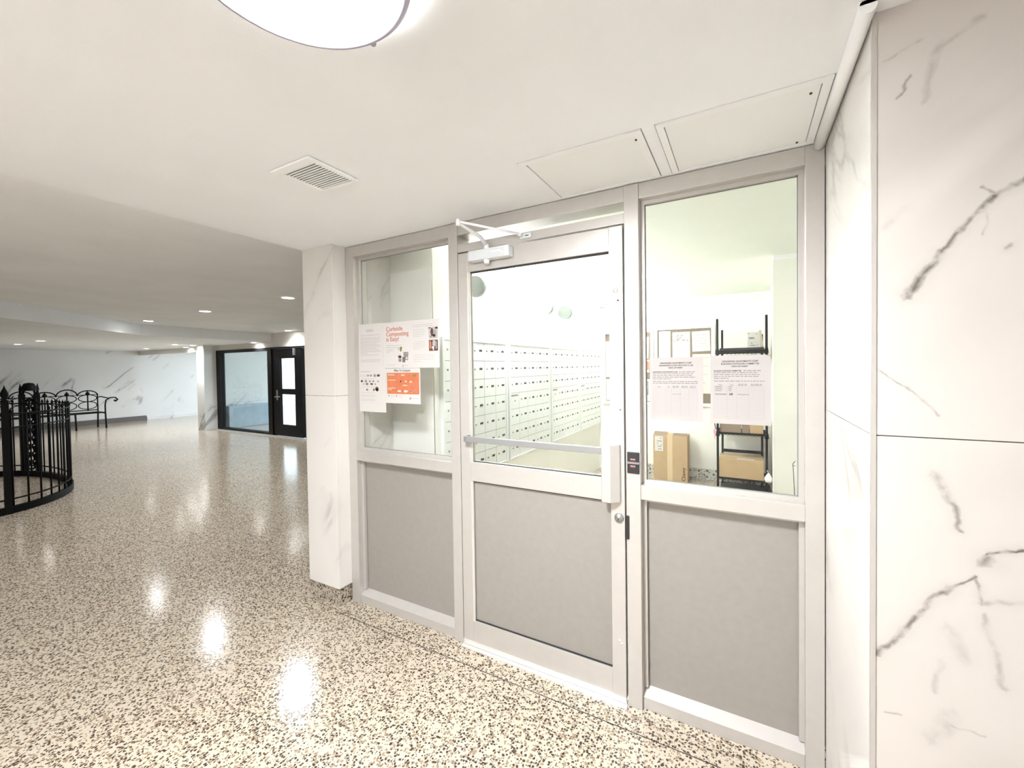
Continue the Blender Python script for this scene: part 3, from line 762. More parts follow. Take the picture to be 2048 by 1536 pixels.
PYp = 0.0335   # papers taped flush on the outer glazing beads of the windows
GP = 'sheets taped on the left window'
PY_ = PYp-0.0008
tA = sheet('notice_letter', -2.105, -1.889, 1.462, 1.735, PYp-0.0012, M_paper, 'white typed letter taped at the far left of the left window', GP)
obj('heading', lines_bm(-2.03, -1.97, 1.698, 2, 0.008, PYp-0.0019, 0.004, False), M_inkl, tA)
for zt, n in ((1.666, 1), (1.650, 2), (1.630, 3), (1.603, 3), (1.575, 3), (1.545, 1), (1.515, 2)):
    obj('text_lines', lines_bm(-2.08, -1.905, zt, n, 0.0095, PYp-0.0019, 0.0022), M_inkl, tA)
tB = sheet('composting_flyer', -1.893, -1.461, 1.463, 1.733, PYp, M_paper, 'wide flyer reading Curbside Composting is Easy! in red brown letters', GP)
for i, s in enumerate(('Curbside', 'Composting', 'is Easy!')):
    obj('title', text_bm(s, 0.036, (-1.863, PY_, 1.682-i*0.030), bold=0.0006), M_inkr, tB)
obj('text_lines', lines_bm(-1.861, -1.72, 1.596, 2, 0.012, PY_, 0.0022), M_inkl, tB)
obj('text_lines', lines_bm(-1.861, -1.80, 1.572, 3, 0.008, PY_, 0.0016), M_inkl, tB)
obj('text_lines', lines_bm(-1.861, -1.79, 1.482, 1, 0.008, PY_, 0.0016), M_inkl, tB)
obj('text_lines', lines_bm(-1.655, -1.50, 1.706, 2, 0.010, PY_, 0.0018), M_inkl, tB)
obj('text_lines', lines_bm(-1.65, -1.56, 1.68, 5, 0.010, PY_, 0.0014), M_inkl, tB)
obj('text_lines', lines_bm(-1.65, -1.56, 1.61, 5, 0.010, PY_, 0.0014), M_inkl, tB)
obj('text_lines', lines_bm(-1.65, -1.49, 1.535, 4, 0.012, PY_, 0.0015), M_inkl, tB)
# bins and jar picture
def blob(x, z, w, h, m, par, nm='picture', n=12):
    b = new_bm(); prism(b, [(x+w/2*cos(2*pi*k/n)*(0.85+0.3*random.random()), z+h/2*sin(2*pi*k/n)*(0.85+0.3*random.random())) for k in range(n)], 0, 0.0004)
    b.transform(Matrix.Translation((0, PY_, 0)) @ Matrix.Rotation(radians(90), 4, 'X')); return obj(nm, b, m, par)
blob(-1.747, 1.572, 0.018, 0.030, M_green, tB); blob(-1.765, 1.575, 0.006, 0.016, M_grey, tB); blob(-1.742, 1.580, 0.010, 0.010, M_brown, tB)
for zz, mm, ww, hh in ((1.535, M_paper_p, 0.03, 0.014), (1.528, M_brown, 0.028, 0.012), (1.515, M_inkl, 0.026, 0.02), (1.505, M_inkr, 0.024, 0.012)): blob(-1.755, zz, ww, hh, mm, tB)
obj('picture', B(-1.727, -1.689, PY_-0.0003, PY_, 1.535, 1.556, 0.0001), M_grey, tB)
obj('picture', B(-1.724, -1.692, PY_-0.0003, PY_, 1.508, 1.537, 0.0001), M_grey, tB)
obj('picture', B(-1.736, -1.714, PY_-0.0005, PY_-0.0003, 1.496, 1.528), M_inkg, tB)
blob(-1.702, 1.520, 0.012, 0.012, M_paper, tB)
for dz in (0, 0.008): blob(-1.732, 1.480-dz, 0.010, 0.005, M_grey, tB)
obj('text_lines', lines_bm(-1.722, -1.69, 1.477, 1, 0.01, PY_, 0.0015), M_inkg, tB)
# two photographs at the right
ph = obj('picture', B(-1.535, -1.472, PY_-0.0002, PY_, 1.625, 1.688), M_paper_p, tB)
def blobc(x, z, w, h, m, par): return blob(x, z, w, h, m, par, 'picture')
for a in ((-1.512, 1.66, 0.02, 0.05, M_brown), (-1.495, 1.655, 0.03, 0.035, M_inkl), (-1.480, 1.682, 0.02, 0.012, M_ink), (-1.53, 1.684, 0.022, 0.005, M_ink), (-1.52, 1.635, 0.02, 0.012, M_grey), (-1.497, 1.64, 0.022, 0.02, M_inkg)):
    q = blobc(*a, tB); q.location.y -= 0.0004
obj('picture', B(-1.535, -1.472, PY_-0.0002, PY_, 1.556, 1.617), M_brown, tB)
for a in ((-1.498, 1.598, 0.026, 0.036, M_paper_p), (-1.484, 1.588, 0.014, 0.05, M_grey), (-1.506, 1.575, 0.018, 0.016, M_paper), (-1.503, 1.564, 0.010, 0.010, M_paper), (-1.524, 1.59, 0.014, 0.05, M_inkr)):
    q = blobc(*a, tB); q.location.y -= 0.0004
tC = sheet('food_list', -2.112, -1.872, 1.198, 1.462, PYp-0.0022, M_paper, 'white sheet with small food pictures, lower left of the left window', GP)
PY_ = PYp-0.0030
obj('text_lines', lines_bm(-2.085, -2.0, 1.444, 1, 0.01, PY_, 0.002), M_inkg, tC)
for z, xs in ((1.420, (-2.02, -1.995, -1.962, -1.930)), (1.385, (-2.075, -2.04, -2.005, -1.975, -1.935)), (1.368, (-2.06, -2.03, -1.99, -1.958)), (1.333, (-2.03, -1.972, -1.945))):
    for i, x in enumerate(xs): blob(x, z, random.uniform(0.012, 0.026), random.uniform(0.010, 0.02), random.choice((M_grey, M_inkg, M_green, M_brown, M_inkl)), tC)
blob(-1.930, 1.421, 0.026, 0.014, M_green, tC); blob(-1.945, 1.338, 0.03, 0.028, M_brown, tC)
for zt, n in ((1.424, 2), (1.400, 1), (1.350, 1), (1.315, 1), (1.300, 2), (1.275, 2)): obj('text_lines', lines_bm(-2.085, -1.95, zt, n, 0.008, PY_, 0.0014), M_inkl, tC)
tD = sheet('compost_chart', -1.874, -1.604, 1.256, 1.461, PYp, M_paper, 'orange chart headed What To Compost, lower right of the posters in the left window', GP)
PY_ = PYp-0.0008
obj('title', text_bm('What To Compost', 0.0165, (-1.742, PY_, 1.443), align='CENTER', bold=0.0002), M_ink, tD)
obj('chart', B(-1.862, -1.612, PY_-0.0002, PY_, 1.311, 1.436), M_orange, tD)
for i, z in enumerate((1.428, 1.424, 1.394, 1.347, 1.338)): obj('chart_heading', B(-1.855, -1.855+(0.05, 0.055, 0.06, 0.06, 0.03)[i], PY_-0.0005, PY_-0.0002, z-0.004, z+0.001), M_tape, tD)
for x, z, w, h, m in ((-1.775, 1.420, 0.014, 0.012, M_inkr), (-1.735, 1.422, 0.03, 0.010, M_tape), (-1.645, 1.419, 0.026, 0.014, M_green), (-1.752, 1.385, 0.010, 0.016, M_brown), (-1.712, 1.385, 0.018, 0.010, M_tape), (-1.675, 1.383, 0.022, 0.012, M_tape), (-1.66, 1.362, 0.03, 0.014, M_inkr), (-1.72, 1.362, 0.04, 0.008, M_tape), (-1.765, 1.328, 0.030, 0.010, M_paper), (-1.715, 1.328, 0.032, 0.014, M_paper), (-1.675, 1.328, 0.020, 0.012, M_tape), (-1.675, 1.328, 0.010, 0.008, M_brown), (-1.645, 1.335, 0.030, 0.022, M_inkr), (-1.740, 1.328, 0.006, 0.005, M_brown)):
    q = blob(x, z, w, h, m, tD); q.location.y -= 0.0004
for x in (-1.848, -1.788): blob(x, 1.300, 0.009, 0.011, M_grey, tD)
obj('text_lines', lines_bm(-1.835, -1.80, 1.300, 2, 0.006, PY_, 0.0012), M_inkl, tD); obj('text_lines', lines_bm(-1.775, -1.74, 1.300, 2, 0.006, PY_, 0.0012), M_inkl, tD)
blob(-1.680, 1.293, 0.010, 0.006, M_grey, tD); blob(-1.680, 1.285, 0.018, 0.008, M_grey, tD)
obj('text_lines', lines_bm(-1.665, -1.618, 1.288, 1, 0.006, PY_, 0.0016), M_inkg, tD)

# sign up sheets on the right window
def signup(x0, x1, z0, z1, label, heads, cols, colh, para1, para2, cut, rows, entries):
    t = sheet('sign_up_sheet', x0, x1, z0, z1, PYp+0.016, M_paper_p, label, 'sign up sheets on the right window', cut)
    y = PYp+0.0152; xc = (x0+x1)/2; wd = x1-x0
    for i, s in enumerate(heads): obj('heading', text_bm(s, 0.0082, (xc, y, z1-0.026-i*0.0098), align='CENTER', bold=0.00012), M_ink, t)
    z = z1-0.060
    obj('text_lines', text_bm(heads[1]+':', 0.0060, (x0+0.012, y, z-0.002), bold=0.00018), M_ink, t)
    obj('text_lines', lines_bm(x0+wd*0.56, x1-0.03, z, 1, 0.007, y, 0.0024, False), M_inkg, t)
    obj('text_lines', lines_bm(x0+0.012, x1-0.022, z-0.0072, para1, 0.0072, y, 0.0022), M_inkg, t)
    z2 = z-0.0072*para1-0.011
    obj('text_lines', lines_bm(x0+0.012, x1-0.020, z2, para2, 0.0072, y, 0.0022, False), M_inkg, t)
    zt = z2-0.0072*para2-0.012; zb = z0+0.022
    xs = [x0+0.012+(wd-0.034)*c for c in cols]
    for i, s in enumerate(colh):
        xm = (xs[i]+xs[i+1])/2; hw = (xs[i+1]-xs[i])*0.36
        if s: obj('column_heading', text_bm(s, 0.0052, (xm, y, zt+0.003), align='CENTER'), M_ink, t)
        else: obj('column_heading', lines_bm(xm-hw, xm+hw, zt+0.0075, 2, 0.005, y, 0.0018, False), M_inkg, t)
    g = new_bm()
    for xx in xs: box(g, xx-0.0003, xx+0.0003, y-0.0002, y, zb, zt)
    for r in range(rows+1):
        zz = zt+(zb-zt)*r/rows; box(g, xs[0], xs[-1], y-0.0002, y, zz-0.0003, zz+0.0003)
    obj('table_lines', g, M_inkl, t)
    for s, cx, r, sz, m in entries:
        zz = zt+(zb-zt)*(r+0.8)/rows
        if isinstance(s, str): obj('handwriting', text_bm(s, sz, (xs[cx]+0.006, y, zz), bold=0.0002), m, t)
        else:
            sb = new_bm(); n = int(s*900)
            tube(sb, [(xs[cx]+0.004+s*k/n, y-0.0003, zz+0.003+sz*0.35*sin(k*1.25)*(0.5+0.5*abs(cos(k*0.37)))) for k in range(n+1)], 0.0005, 4)
            obj('handwriting', sb, m, t)
    return t
signup(-0.346, -0.140, 1.229, 1.490, 'left one of two sign up sheets on the right window, its table empty',
       ['HENDERSEN APARTMENTS CORP', 'GARDENING & DECORATING CLUB', 'SIGN UP SHEET'], [0, 0.30, 0.43, 0.63, 0.82, 1.0],
       ['Name', 'Apt', None, None, None], 4, 2, None, 15, [(0.034, 2, 3, 0.004, M_inkr)])
signup(-0.113, 0.092, 1.226, 1.493, 'right one of two sign up sheets on the right window, with names and folded corner',
       ['HENDERSEN APARTMENTS CORP', 'BUILDING OUTDOOR COMMITTEE', 'SIGN UP SHEET'], [0, 0.28, 0.46, 0.70, 1.0],
       ['Name', 'Apt #', None, None], 4, 1, 0.014, 17,
       [(0.024, 0, 0, 0.008, M_inkg), (0.012, 1, 0, 0.009, M_inkg), (0.026, 0, 1, 0.007, M_inkg), (0.010, 1, 1, 0.008, M_inkg), (0.024, 0, 2, 0.007, M_inkg), (0.010, 1, 2, 0.008, M_inkg),
        (0.040, 0, 4, 0.009, M_ink), ('6B', 1, 4, 0.012, M_ink), (0.038, 2, 4, 0.005, M_inkg)])

# ------------------------------------------------------------------ notice boards and back of the mail room
def board(x0, x1, z0, z1, label):
    t = thing('notice_board', label, 'notice board', ((x0+x1)/2, YB-0.02, (z0+z1)/2), 'notice boards on the back wall')
    w = 0.04; f = new_bm()
    obj('board_frame', B(x0, x1, YB-0.035, YB, z1-w, z1, 0.003), M_white, t); obj('board_frame', B(x0, x1, YB-0.035, YB, z0, z0+w, 0.003), M_white, t)
    obj('board_frame', B(x0, x0+w, YB-0.035, YB, z0+w, z1-w, 0.003), M_white, t); obj('board_frame', B(x1-w, x1, YB-0.035, YB, z0+w, z1-w, 0.003), M_white, t)
    obj('cork_sheet', B(x0+w, x1-w, YB-0.012, YB, z0+w, z1-w), M_cork, t)
    return t
board(-1.735, -1.04, 0.925, 1.94, 'white framed cork notice board on the back wall, left half behind the door')
board(-1.03, -0.305, 0.925, 1.955, 'white framed cork notice board on the back wall beside the wire rack')
def pin(x0, x1, z0, z1, label, tilt=0.0, m=M_paper, n=3):
    t = thing('pinned_notice', label, 'sheet', ((x0+x1)/2, YB-0.0135, (z0+z1)/2), 'notices pinned to the boards')
    obj('paper', B(x0, x1, YB-0.0142, YB-0.0128, z0, z1), m, t)
    y = YB-0.0143
    if n: obj('text_lines', lines_bm(x0+0.02, x1-0.02, z1-0.05, n, (z1-z0-0.08)/max(n, 1), y, 0.005), M_inkl, t)
    t.rotation_euler = (0, tilt, 0)
    return t, y
pin(-0.975, -0.830, 1.22, 1.900, 'pale plain notice at the left of the board beside the rack', n=0, m=mat('pale_green_paper', (0.72, 0.80, 0.78), 0.8))
t, y = pin(-0.805, -0.592, 1.22, 1.880, 'tall notice with a leafy black picture at the centre of the board beside the rack', n=6)
random.seed(3)
for i in range(11):
    xx = -0.79+0.19*random.random(); zz = 1.76+0.10*random.random(); b = new_bm()
    prism(b, [(xx+0.02*cos(k)*random.uniform(0.4, 1.0), zz+0.014*sin(k)*random.uniform(0.4, 1.0)) for k in [j*pi/4 for j in range(8)]], 0, 0.0006)
    b.transform(Matrix.Translation((0, y, 0)) @ Matrix.Rotation(radians(90), 4, 'X')); obj('picture', b, M_grey, t)
pin(-0.568, -0.360, 1.625, 1.880, 'slightly tilted notice at the upper right of the board beside the rack', tilt=radians(-1.5), n=5)
pin(-0.565, -0.352, 1.09, 1.590, 'white notice at the lower right of the board, partly behind the sign up sheets', n=4)
pin(-0.975, -0.60, 0.985, 1.19, 'low white notice on the board beside the rack, behind the left sign up sheet', n=3)
t, y = pin(-1.30, -1.105, 1.55, 1.84, 'white notice with small grey pictures beside the right mullion', tilt=radians(2), n=0)
for zz, hh in ((1.60, 0.05), (1.66, 0.05), (1.71, 0.03)): obj('picture', B(-1.20, -1.13, y-0.0006, y, zz-hh/2, zz+hh/2), M_grey, t)
t, y = pin(-1.30, -1.10, 1.36, 1.53, 'white notice with an orange square beside the right mullion', n=0); obj('picture', B(-1.24, -1.105, y-0.0006, y, 1.395, 1.51), M_orange, t)
t, y = pin(-1.30, -1.09, 0.975, 1.27, 'lower white notice with a dark grey picture beside the right mullion', n=0); obj('picture', B(-1.24, -1.11, y-0.0006, y, 1.06, 1.25), M_grey, t)
b = new_bm(); lathe(b, [(0, 0.0008), (0.035, 0.0008), (0.035, 0)], 0, 0, 20); b.transform(Matrix.Translation((-1.16, y-0.0006, 1.17)) @ Matrix.Rotation(radians(90), 4, 'X')); obj('picture', b, M_paper, t)
pin(-1.69, -1.40, 1.30, 1.80, 'large white notice at the far left of the boards, seen through the door glass', n=2)
pin(-1.69, -1.42, 0.975, 1.27, 'lower white notice at the far left of the boards, seen through the door glass', n=3)

# tall carton leaning by the wall
bx = thing('cardboard_carton', 'tall cardboard carton with a white shipping label standing by the back wall', 'box', (-0.8, 3.78, 0))
b = new_bm(); box(b, -1.005, -0.60, 3.66, 3.90, 0.002, 0.575, 0.004); obj('carton_body', b, M_card, bx)
obj('packing_tape', B(-0.835, -0.775, 3.6585, 3.66, 0.01, 0.57), M_tape, bx)
fl = new_bm()
for (xa, xb, tilt) in ((-1.0, -0.84, 0.03), (-0.77, -0.605, 0.02)):
    v = [fl.verts.new(q) for q in ((xa, 3.665, 0.575), (xb, 3.665, 0.575), (xb, 3.75, 0.575+tilt), (xa, 3.75, 0.575+tilt))]; fl.faces.new(v)
    v2 = [fl.verts.new((q.co.x, q.co.y, q.co.z+0.004)) for q in v]; fl.faces.new(v2[::-1])
    for i in range(4): fl.faces.new((v[i], v[(i+1) % 4], v2[(i+1) % 4], v2[i]))
obj('carton_flap', fl, M_card2, bx)
lb = obj('shipping_label', B(-0.985, -0.885, 3.6565, 3.6583, 0.375, 0.560), M_paper, bx)
g = new_bm()
for z, a, c in ((0.535, -0.92, -0.90), (0.50, -0.96, -0.90), (0.47, -0.96, -0.945), (0.455, -0.91, -0.895), (0.435, -0.95, -0.905), (0.40, -0.945, -0.90)): box(g, a, c, 3.6558, 3.6564, z-0.004, z+0.004)
obj('label_print', g, M_inkg, lb)
tx = text_bm('Chewy', 0.060, (0, 0, 0), bold=0.0012)
tx.transform(Matrix.Translation((-0.625, 3.6575, 0.02)) @ Matrix.Rotation(radians(-90), 4, 'Y'))
obj('carton_print', tx, M_brown, bx)

# wire rack
RX0, RX1, RY0, RY1 = -0.255, 0.225, 3.465, 3.84
rk = thing('wire_rack', 'black wire shelving rack in the far right corner of the mail room', 'rack', ((RX0+RX1)/2, (RY0+RY1)/2, 0))
for x, y, h in ((RX0, RY0, 1.972), (RX1, RY0, 1.985), (RX0+0.035, RY1, 1.87), (RX1-0.03, RY1, 1.80)):
    b = new_bm(); tube(b, [(x, y, 0.0), (x, y, h)], 0.0125, 10); lathe(b, [(0, 0.03), (0.02, 0.02), (0.016, 0)], x, y, 10, 0.0)
    obj('rack_post', b, M_iron, rk)
for z in (0.175, 0.685, 1.615):
    b = new_bm(); th_ = 0.035 if z > 1.5 else 0.022
    box(b, RX0, RX1, RY0-0.004, RY0+0.004, z-th_, z); box(b, RX0, RX1, RY1-0.004, RY1+0.004, z-th_, z)
    box(b, RX0-0.004, RX0+0.004, RY0, RY1, z-th_, z); box(b, RX1-0.004, RX1+0.004, RY0, RY1, z-th_, z)
    for i in range(1, 16):
        yy = RY0+(RY1-RY0)*i/16; box(b, RX0, RX1, yy-0.0018, yy+0.0018, z-0.004, z)
    for i in range(12):
        xa = RX0+(RX1-RX0)*i/12; xb = RX0+(RX1-RX0)*(i+1)/12; xm = (xa+xb)/2
        tube(b, [(xa, RY0, z-th_), (xm, RY0, z-th_-0.016), (xb, RY0, z-th_)], 0.002, 4)
    sh = obj('rack_shelf', b, M_iron, rk)
obj('back_rail', B(RX0+0.035, RX1-0.03, RY1-0.006, RY1+0.006, 0.395, 0.43), M_iron, rk)
for z in (0.685, 1.615):
    for x in (RX0, RX1):
        b = new_bm(); tube(b, [(x, RY0, z-0.045), (x, RY0, z+0.012)], [0.021, 0.016], 12); obj('shelf_collar', b, M_iron, rk)
tag(obj('black_liner', B(RX0+0.02, RX1-0.02, RY0+0.018, RY1-0.018, 1.6165, 1.638, 0.003), M_black), 'black padded liner lying on the top shelf of the wire rack', 'liner')
tag(obj('floor_mat', B(-0.238, 0.268, 3.52, 3.92, 0.0, 0.010, 0.002), mat('dark_rubber', (0.045, 0.05, 0.05), 0.4, var=0.5, vscale=9)), 'dark rubber mat on the floor under the wire rack', 'mat')
def carton(name, x0, x1, y0, y1, z0, z1, m, label, lab=None, tape=True):
    t = thing(name, label, 'box', ((x0+x1)/2, (y0+y1)/2, z0), 'cartons on the wire rack')
    obj('carton_body', B(x0, x1, y0, y1, z0, z1, 0.003), m, t)
    ym = (y0+y1)/2
    if tape: obj('packing_tape', B(x0, x1, ym-0.02, ym+0.02, z1, z1+0.001), M_tape, t)
    if lab: obj('shipping_label', B(*lab), M_paper, t)
    return t
carton('cardboard_carton', -0.243, 0.198, 3.462, 3.80, 0.176, 0.385, M_card, 'wide cardboard carton on the bottom shelf of the wire rack', (-0.06, 0.11, 3.5, 3.56, 0.385, 0.3865))
carton('cardboard_carton', -0.235, -0.02, 3.48, 3.80, 0.686, 0.86, M_card2, 'dark brown carton on the middle shelf of the wire rack')
carton('cardboard_carton', -0.012, 0.060, 3.48, 3.75, 0.686, 0.83, M_card2, 'narrow carton in the middle of the middle shelf of the wire rack')
carton('cardboard_carton', 0.066, 0.195, 3.48, 3.78, 0.686, 0.84, M_card, 'light cardboard carton at the right of the middle shelf of the wire rack')
en = thing('padded_envelope', 'white padded envelope with shipping labels standing on the top shelf of the rack', 'envelope', (0.13, 3.6, 1.639))
b = B(0.045, 0.175, 3.60, 3.612, 1.640, 1.815, 0.003); obj('envelope_body', b, M_paper, en)
g = new_bm()
for z, a, c in ((1.80, 0.05, 0.065), (1.79, 0.13, 0.14), (1.752, 0.06, 0.11), (1.742, 0.06, 0.118), (1.69, 0.08, 0.095), (1.665, 0.075, 0.12), (1.667, 0.13, 0.136), (1.667, 0.145, 0.152)): box(g, a, c, 3.5988, 3.5998, z-0.004, z+0.004)
obj('label_print', g, M_inkg, en)
ev = thing('paper_parcel', 'flat brown paper parcel leaning beside the white envelope on the rack', 'parcel', (0.19, 3.62, 1.639))
b = B(-0.010, 0.010, -0.09, 0.09, 0.0, 0.19, 0.003); b.transform(Matrix.Translation((0.192, 3.64, 1.643)) @ Matrix.Rotation(radians(-7), 4, 'Y')); obj('parcel_body', b, mat('kraft_paper', (0.50, 0.44, 0.33), 0.8), ev)
obj('parcel_string', B(0.17, 0.181, 3.60, 3.68, 1.72, 1.724), M_card2, ev)
# tag hanging from the rack
t = thing('hanging_tag', 'pink ribbon on a black clip hanging from the left rack post', 'ribbon', (-0.283, 3.455, 0.75))
b = new_bm(); tube(b, [(-0.262, 3.450, 0.72), (-0.278, 3.45, 0.735), (-0.285, 3.45, 0.79)], 0.006, 8); obj('clip', b, M_black, t)
b = new_bm(); tube(b, [(-0.278, 3.45, 0.735), (-0.290, 3.45, 0.70), (-0.283, 3.45, 0.65), (-0.287, 3.45, 0.60)], [0.006, 0.010, 0.006, 0.002], 8); obj('ribbon', b, M_pink, t)
t = thing('white_bag', 'small white plastic bag hung on the right rack post', 'bag', (0.238, 3.43, 0.20))
b = new_bm(); lathe(b, [(0, 0.062), (0.012, 0.055), (0.02, 0.04), (0.034, 0.02), (0.040, -0.005), (0.030, -0.035), (0, -0.042)], 0.238, 3.415, 14, 0.215); obj('bag_body', b, M_white, t)
b = new_bm(); tube(b, [(0.238, 3.415, 0.27), (0.232, 3.44, 0.29), (0.226, 3.45, 0.30)], 0.003, 6); obj('bag_handle', b, M_white, t)

# thin coat-hook wire leaning in the right window corner
t = thing('wire_hook', 'thin bent dark wire standing in the right corner of the right window', 'wire', (0.168, 0.085, ZR1))
b = new_bm(); tube(b, [(0.168, 0.085, ZR1+0.001), (0.164, 0.085, ZR1+0.11), (0.162, 0.085, ZR1+0.125), (0.170, 0.085, ZR1+0.137)], 0.0012, 6); obj('wire', b, M_ink, t)
b = new_bm(); tube(b, [(0.163, 0.085, ZR1+0.12), (0.170, 0.085, ZR1+0.119)], 0.0012, 6); obj('wire_spur', b, M_ink, t)

# ------------------------------------------------------------------ iron fence
FC = Vector((-8.161, -0.895)); FA, FB = 1.483, 1.079
def fpt(a, z=0.0, k=1.0):
    ex = 2/2.29
    return Vector((FC.x+FA*k*math.copysign(abs(cos(a))**ex, cos(a)), FC.y+FB*k*math.copysign(abs(sin(a))**ex, sin(a)), z))
fn = thing('iron_fence', 'black wrought iron fence curving round an oval at the left of the lobby', 'fence', (FC.x, FC.y, 0))
NR = 120
def ringpts(z): return [fpt(2*pi*i/NR, z) for i in range(NR)]
b = new_bm()
for i in range(NR):
    p, q = fpt(2*pi*i/NR), fpt(2*pi*(i+1)/NR)
    d = (q-p).normalized(); nrm = Vector((-d.y, d.x, 0))*0.02
    vs = [b.verts.new(x) for x in (p-nrm, q-nrm, q+nrm, p+nrm)]+[b.verts.new(x+Vector((0, 0, 0.075))) for x in (p-nrm, q-nrm, q+nrm, p+nrm)]
    for f_ in ((4,5,6,7), (0,1,5,4), (2,3,7,6)): b.faces.new([vs[k] for k in f_])
obj('base_rail', b, M_iron, fn)
for z, r, nm in ((0.15, 0.009, 'lower_rail'), (0.90, 0.008, 'middle_rail'), (1.04, 0.010, 'top_rail')):
    b = new_bm(); tube(b, ringpts(z), r, 6, closed=True); obj(nm, b, M_iron, fn)
bb = new_bm(); tube(bb, [(0, 0, 0.0), (0, 0, 1.06)], 0.0085, 6); lathe(bb, [(0.0085, 0), (0.016, 0.02), (0.006, 0.04), (0, 0.065)], 0, 0, 6, 1.05)
bar_me = mesh_of('fence_bar', bb, M_iron)
# arc length spacing
acc = 0; last = fpt(0); nxt = 0.13
for i in range(1, 2400):
    a = 2*pi*i/2400; p = fpt(a); acc += (p-last).length; last = p
    if acc >= nxt:
        nxt += 0.13; inst('fence_bar', bar_me, fn, (p.x-FC.x, p.y-FC.y, 0.0))
def fence_post(p, h, s=0.024):
    b = new_bm(); box(b, p.x-s, p.x+s, p.y-s, p.y+s, 0, h, 0.003)
    lathe(b, [(s*1.2, 0), (s*1.4, 0.012), (s*0.6, 0.03), (s*1.3, 0.07), (s*1.1, 0.10), (s*0.3, 0.15), (0, 0.18)], p.x, p.y, 10, h)
    tube(b, [(p.x, p.y, h+0.04), (p.x-0.02, p.y-0.04, h+0.03), (p.x-0.03, p.y-0.055, h+0.06)], 0.006, 5)
    tube(b, [(p.x, p.y, h+0.04), (p.x+0.02, p.y+0.04, h+0.03), (p.x+0.03, p.y+0.055, h+0.06)], 0.006, 5)
    return obj('fence_post', b, M_iron, fn)
fence_post(Vector((-6.72, -0.55, 0)), 1.17)
fence_post(fpt(pi*0.985), 1.17)
# ornate inner gate tower behind the fence
gt = thing('iron_gate_tower', 'ornate black iron lattice post with a domed crown standing behind the fence', 'ironwork', (-9.27, 0.14, 0))
gx, gy = -9.27, 0.14
for s, nm in ((-1, 'gate_post'), (1, 'gate_post')):
    b = new_bm(); cy = gy+s*0.072
    box(b, gx-0.035, gx+0.035, cy-0.030, cy+0.030, 0, 1.16, 0.004)
    lathe(b, [(0.02, 0), (0.012, 0.05), (0.018, 0.08), (0.004, 0.16), (0, 0.17)], gx, cy+s*0.012, 8, 1.15)
    obj(nm, b, M_iron, gt)
b = new_bm()
for rr in (0.088, 0.06):
    tube(b, [(gx, gy+rr*cos(k*pi/12), 1.14+rr*2.0*sin(k*pi/12)) for k in range(13)], 0.013, 6)
lathe(b, [(0, 0.12), (0.05, 0.11), (0.08, 0.05), (0.085, 0.0)], gx, gy, 12, 1.21)
obj('crown', b, M_iron, gt)
for i in range(9):
    b = new_bm(); z = 0.10+i*0.118
    for s in (-1, 1):
        pts = [(gx, gy+s*0.036*(0.35+0.65*abs(cos(k*0.5)))*cos(k*0.6), z+0.055*sin(k*0.62)) for k in range(10)]
        tube(b, pts, 0.012, 5)
    tube(b, [(gx, gy-0.06, z-0.02), (gx, gy+0.06, z+0.06)], 0.006, 5)
    obj('scroll', b, M_iron, gt)
tag(obj('blue_tag', B(-6.98, -6.965, -0.66, -0.60, 0.42, 0.52, 0.004), M_bluep), 'small dark blue tag hanging low at the left end of the fence', 'tag')

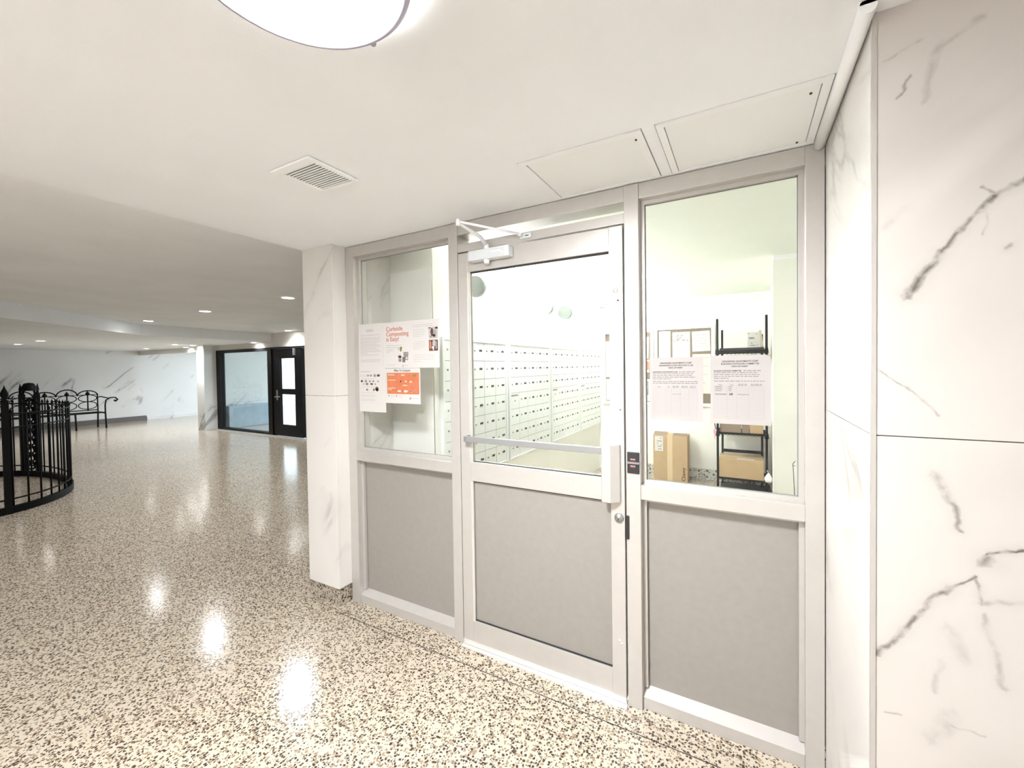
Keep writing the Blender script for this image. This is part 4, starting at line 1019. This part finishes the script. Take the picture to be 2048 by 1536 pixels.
# ------------------------------------------------------------------ iron bench
BX, BY0, BY1 = -15.0, 0.66, 2.58
bn = thing('iron_bench', 'black wrought iron bench with arched back and scroll arms by the lobby wall', 'bench', (BX, (BY0+BY1)/2, 0))
xb, xf = BX-0.28, BX+0.22
for y in (BY0, (BY0+BY1)/2-0.4, (BY0+BY1)/2+0.4, BY1):
    for x in (xb, xf):
        b = new_bm(); tube(b, [(x+(0.04 if x == xf else -0.04), y, 0), (x, y, 0.42)], 0.018, 6); obj('leg', b, M_iron, bn)
b = new_bm()
for k in range(6):
    x = xb+(xf-xb)*k/5; box(b, x-0.012, x+0.012, BY0, BY1, 0.405, 0.425)
box(b, xb, xf, BY0-0.01, BY0+0.02, 0.39, 0.425); box(b, xb, xf, BY1-0.02, BY1+0.01, 0.39, 0.425)
obj('seat', b, M_iron, bn)
b = new_bm(); tube(b, [(xb, BY0, 0.47), (xb, BY1, 0.47)], 0.014, 6); tube(b, [(xb, BY0, 0.88), (xb, BY1, 0.88)], 0.010, 6)
tube(b, [(xb, BY0, 0.42), (xb, BY0, 0.9)], 0.014, 6); tube(b, [(xb, BY1, 0.42), (xb, BY1, 0.9)], 0.014, 6)
obj('back_frame', b, M_iron, bn)
nw = 5; wl = (BY1-BY0)/nw
for i in range(nw):
    yc = BY0+wl*(i+0.5); top = 1.03 if i % 2 == 1 else 0.99
    b = new_bm(); tube(b, [(xb, yc+wl/2*cos(k*pi/16), 0.86+(top-0.86)*sin(k*pi/16)) for k in range(17)], 0.014, 6); obj('back_arch', b, M_iron, bn)
    for zc, hh in ((0.79, 0.09), (0.60, 0.10)):
        b = new_bm(); tube(b, [(xb, yc+wl*0.46*cos(2*pi*k/24), zc+hh*sin(2*pi*k/24)) for k in range(24)], 0.010, 6, closed=True); obj('back_ellipse', b, M_iron, bn)
    if i < nw:
        b = new_bm(); tube(b, [(xb, yc, 0.45), (xb, yc, 0.9)], 0.014, 6); lathe(b, [(0.012, 0), (0.05, 0.04), (0.03, 0.08), (0, 0.13)], xb, yc, 8, 0.86); obj('back_spear', b, M_iron, bn)
for y in (BY0, BY1):
    for dy in (0,):
        b = new_bm(); sy = 1 if y == BY1 else -1
        tube(b, [(xf, y, 0.42), (xf, y, 0.62), (xf, y+sy*0.02, 0.74), (xf, y+sy*0.10, 0.80), (xf, y+sy*0.20, 0.80), (xf, y+sy*0.25, 0.74), (xf, y+sy*0.21, 0.70), (xf, y+sy*0.18, 0.73)], [0.016]*5+[0.022, 0.026, 0.026], 6)
        tube(b, [(xb, y, 0.80), (xb+0.2, y, 0.83), (xf, y+sy*0.06, 0.79)], 0.014, 6)
        obj('arm', b, M_iron, bn)
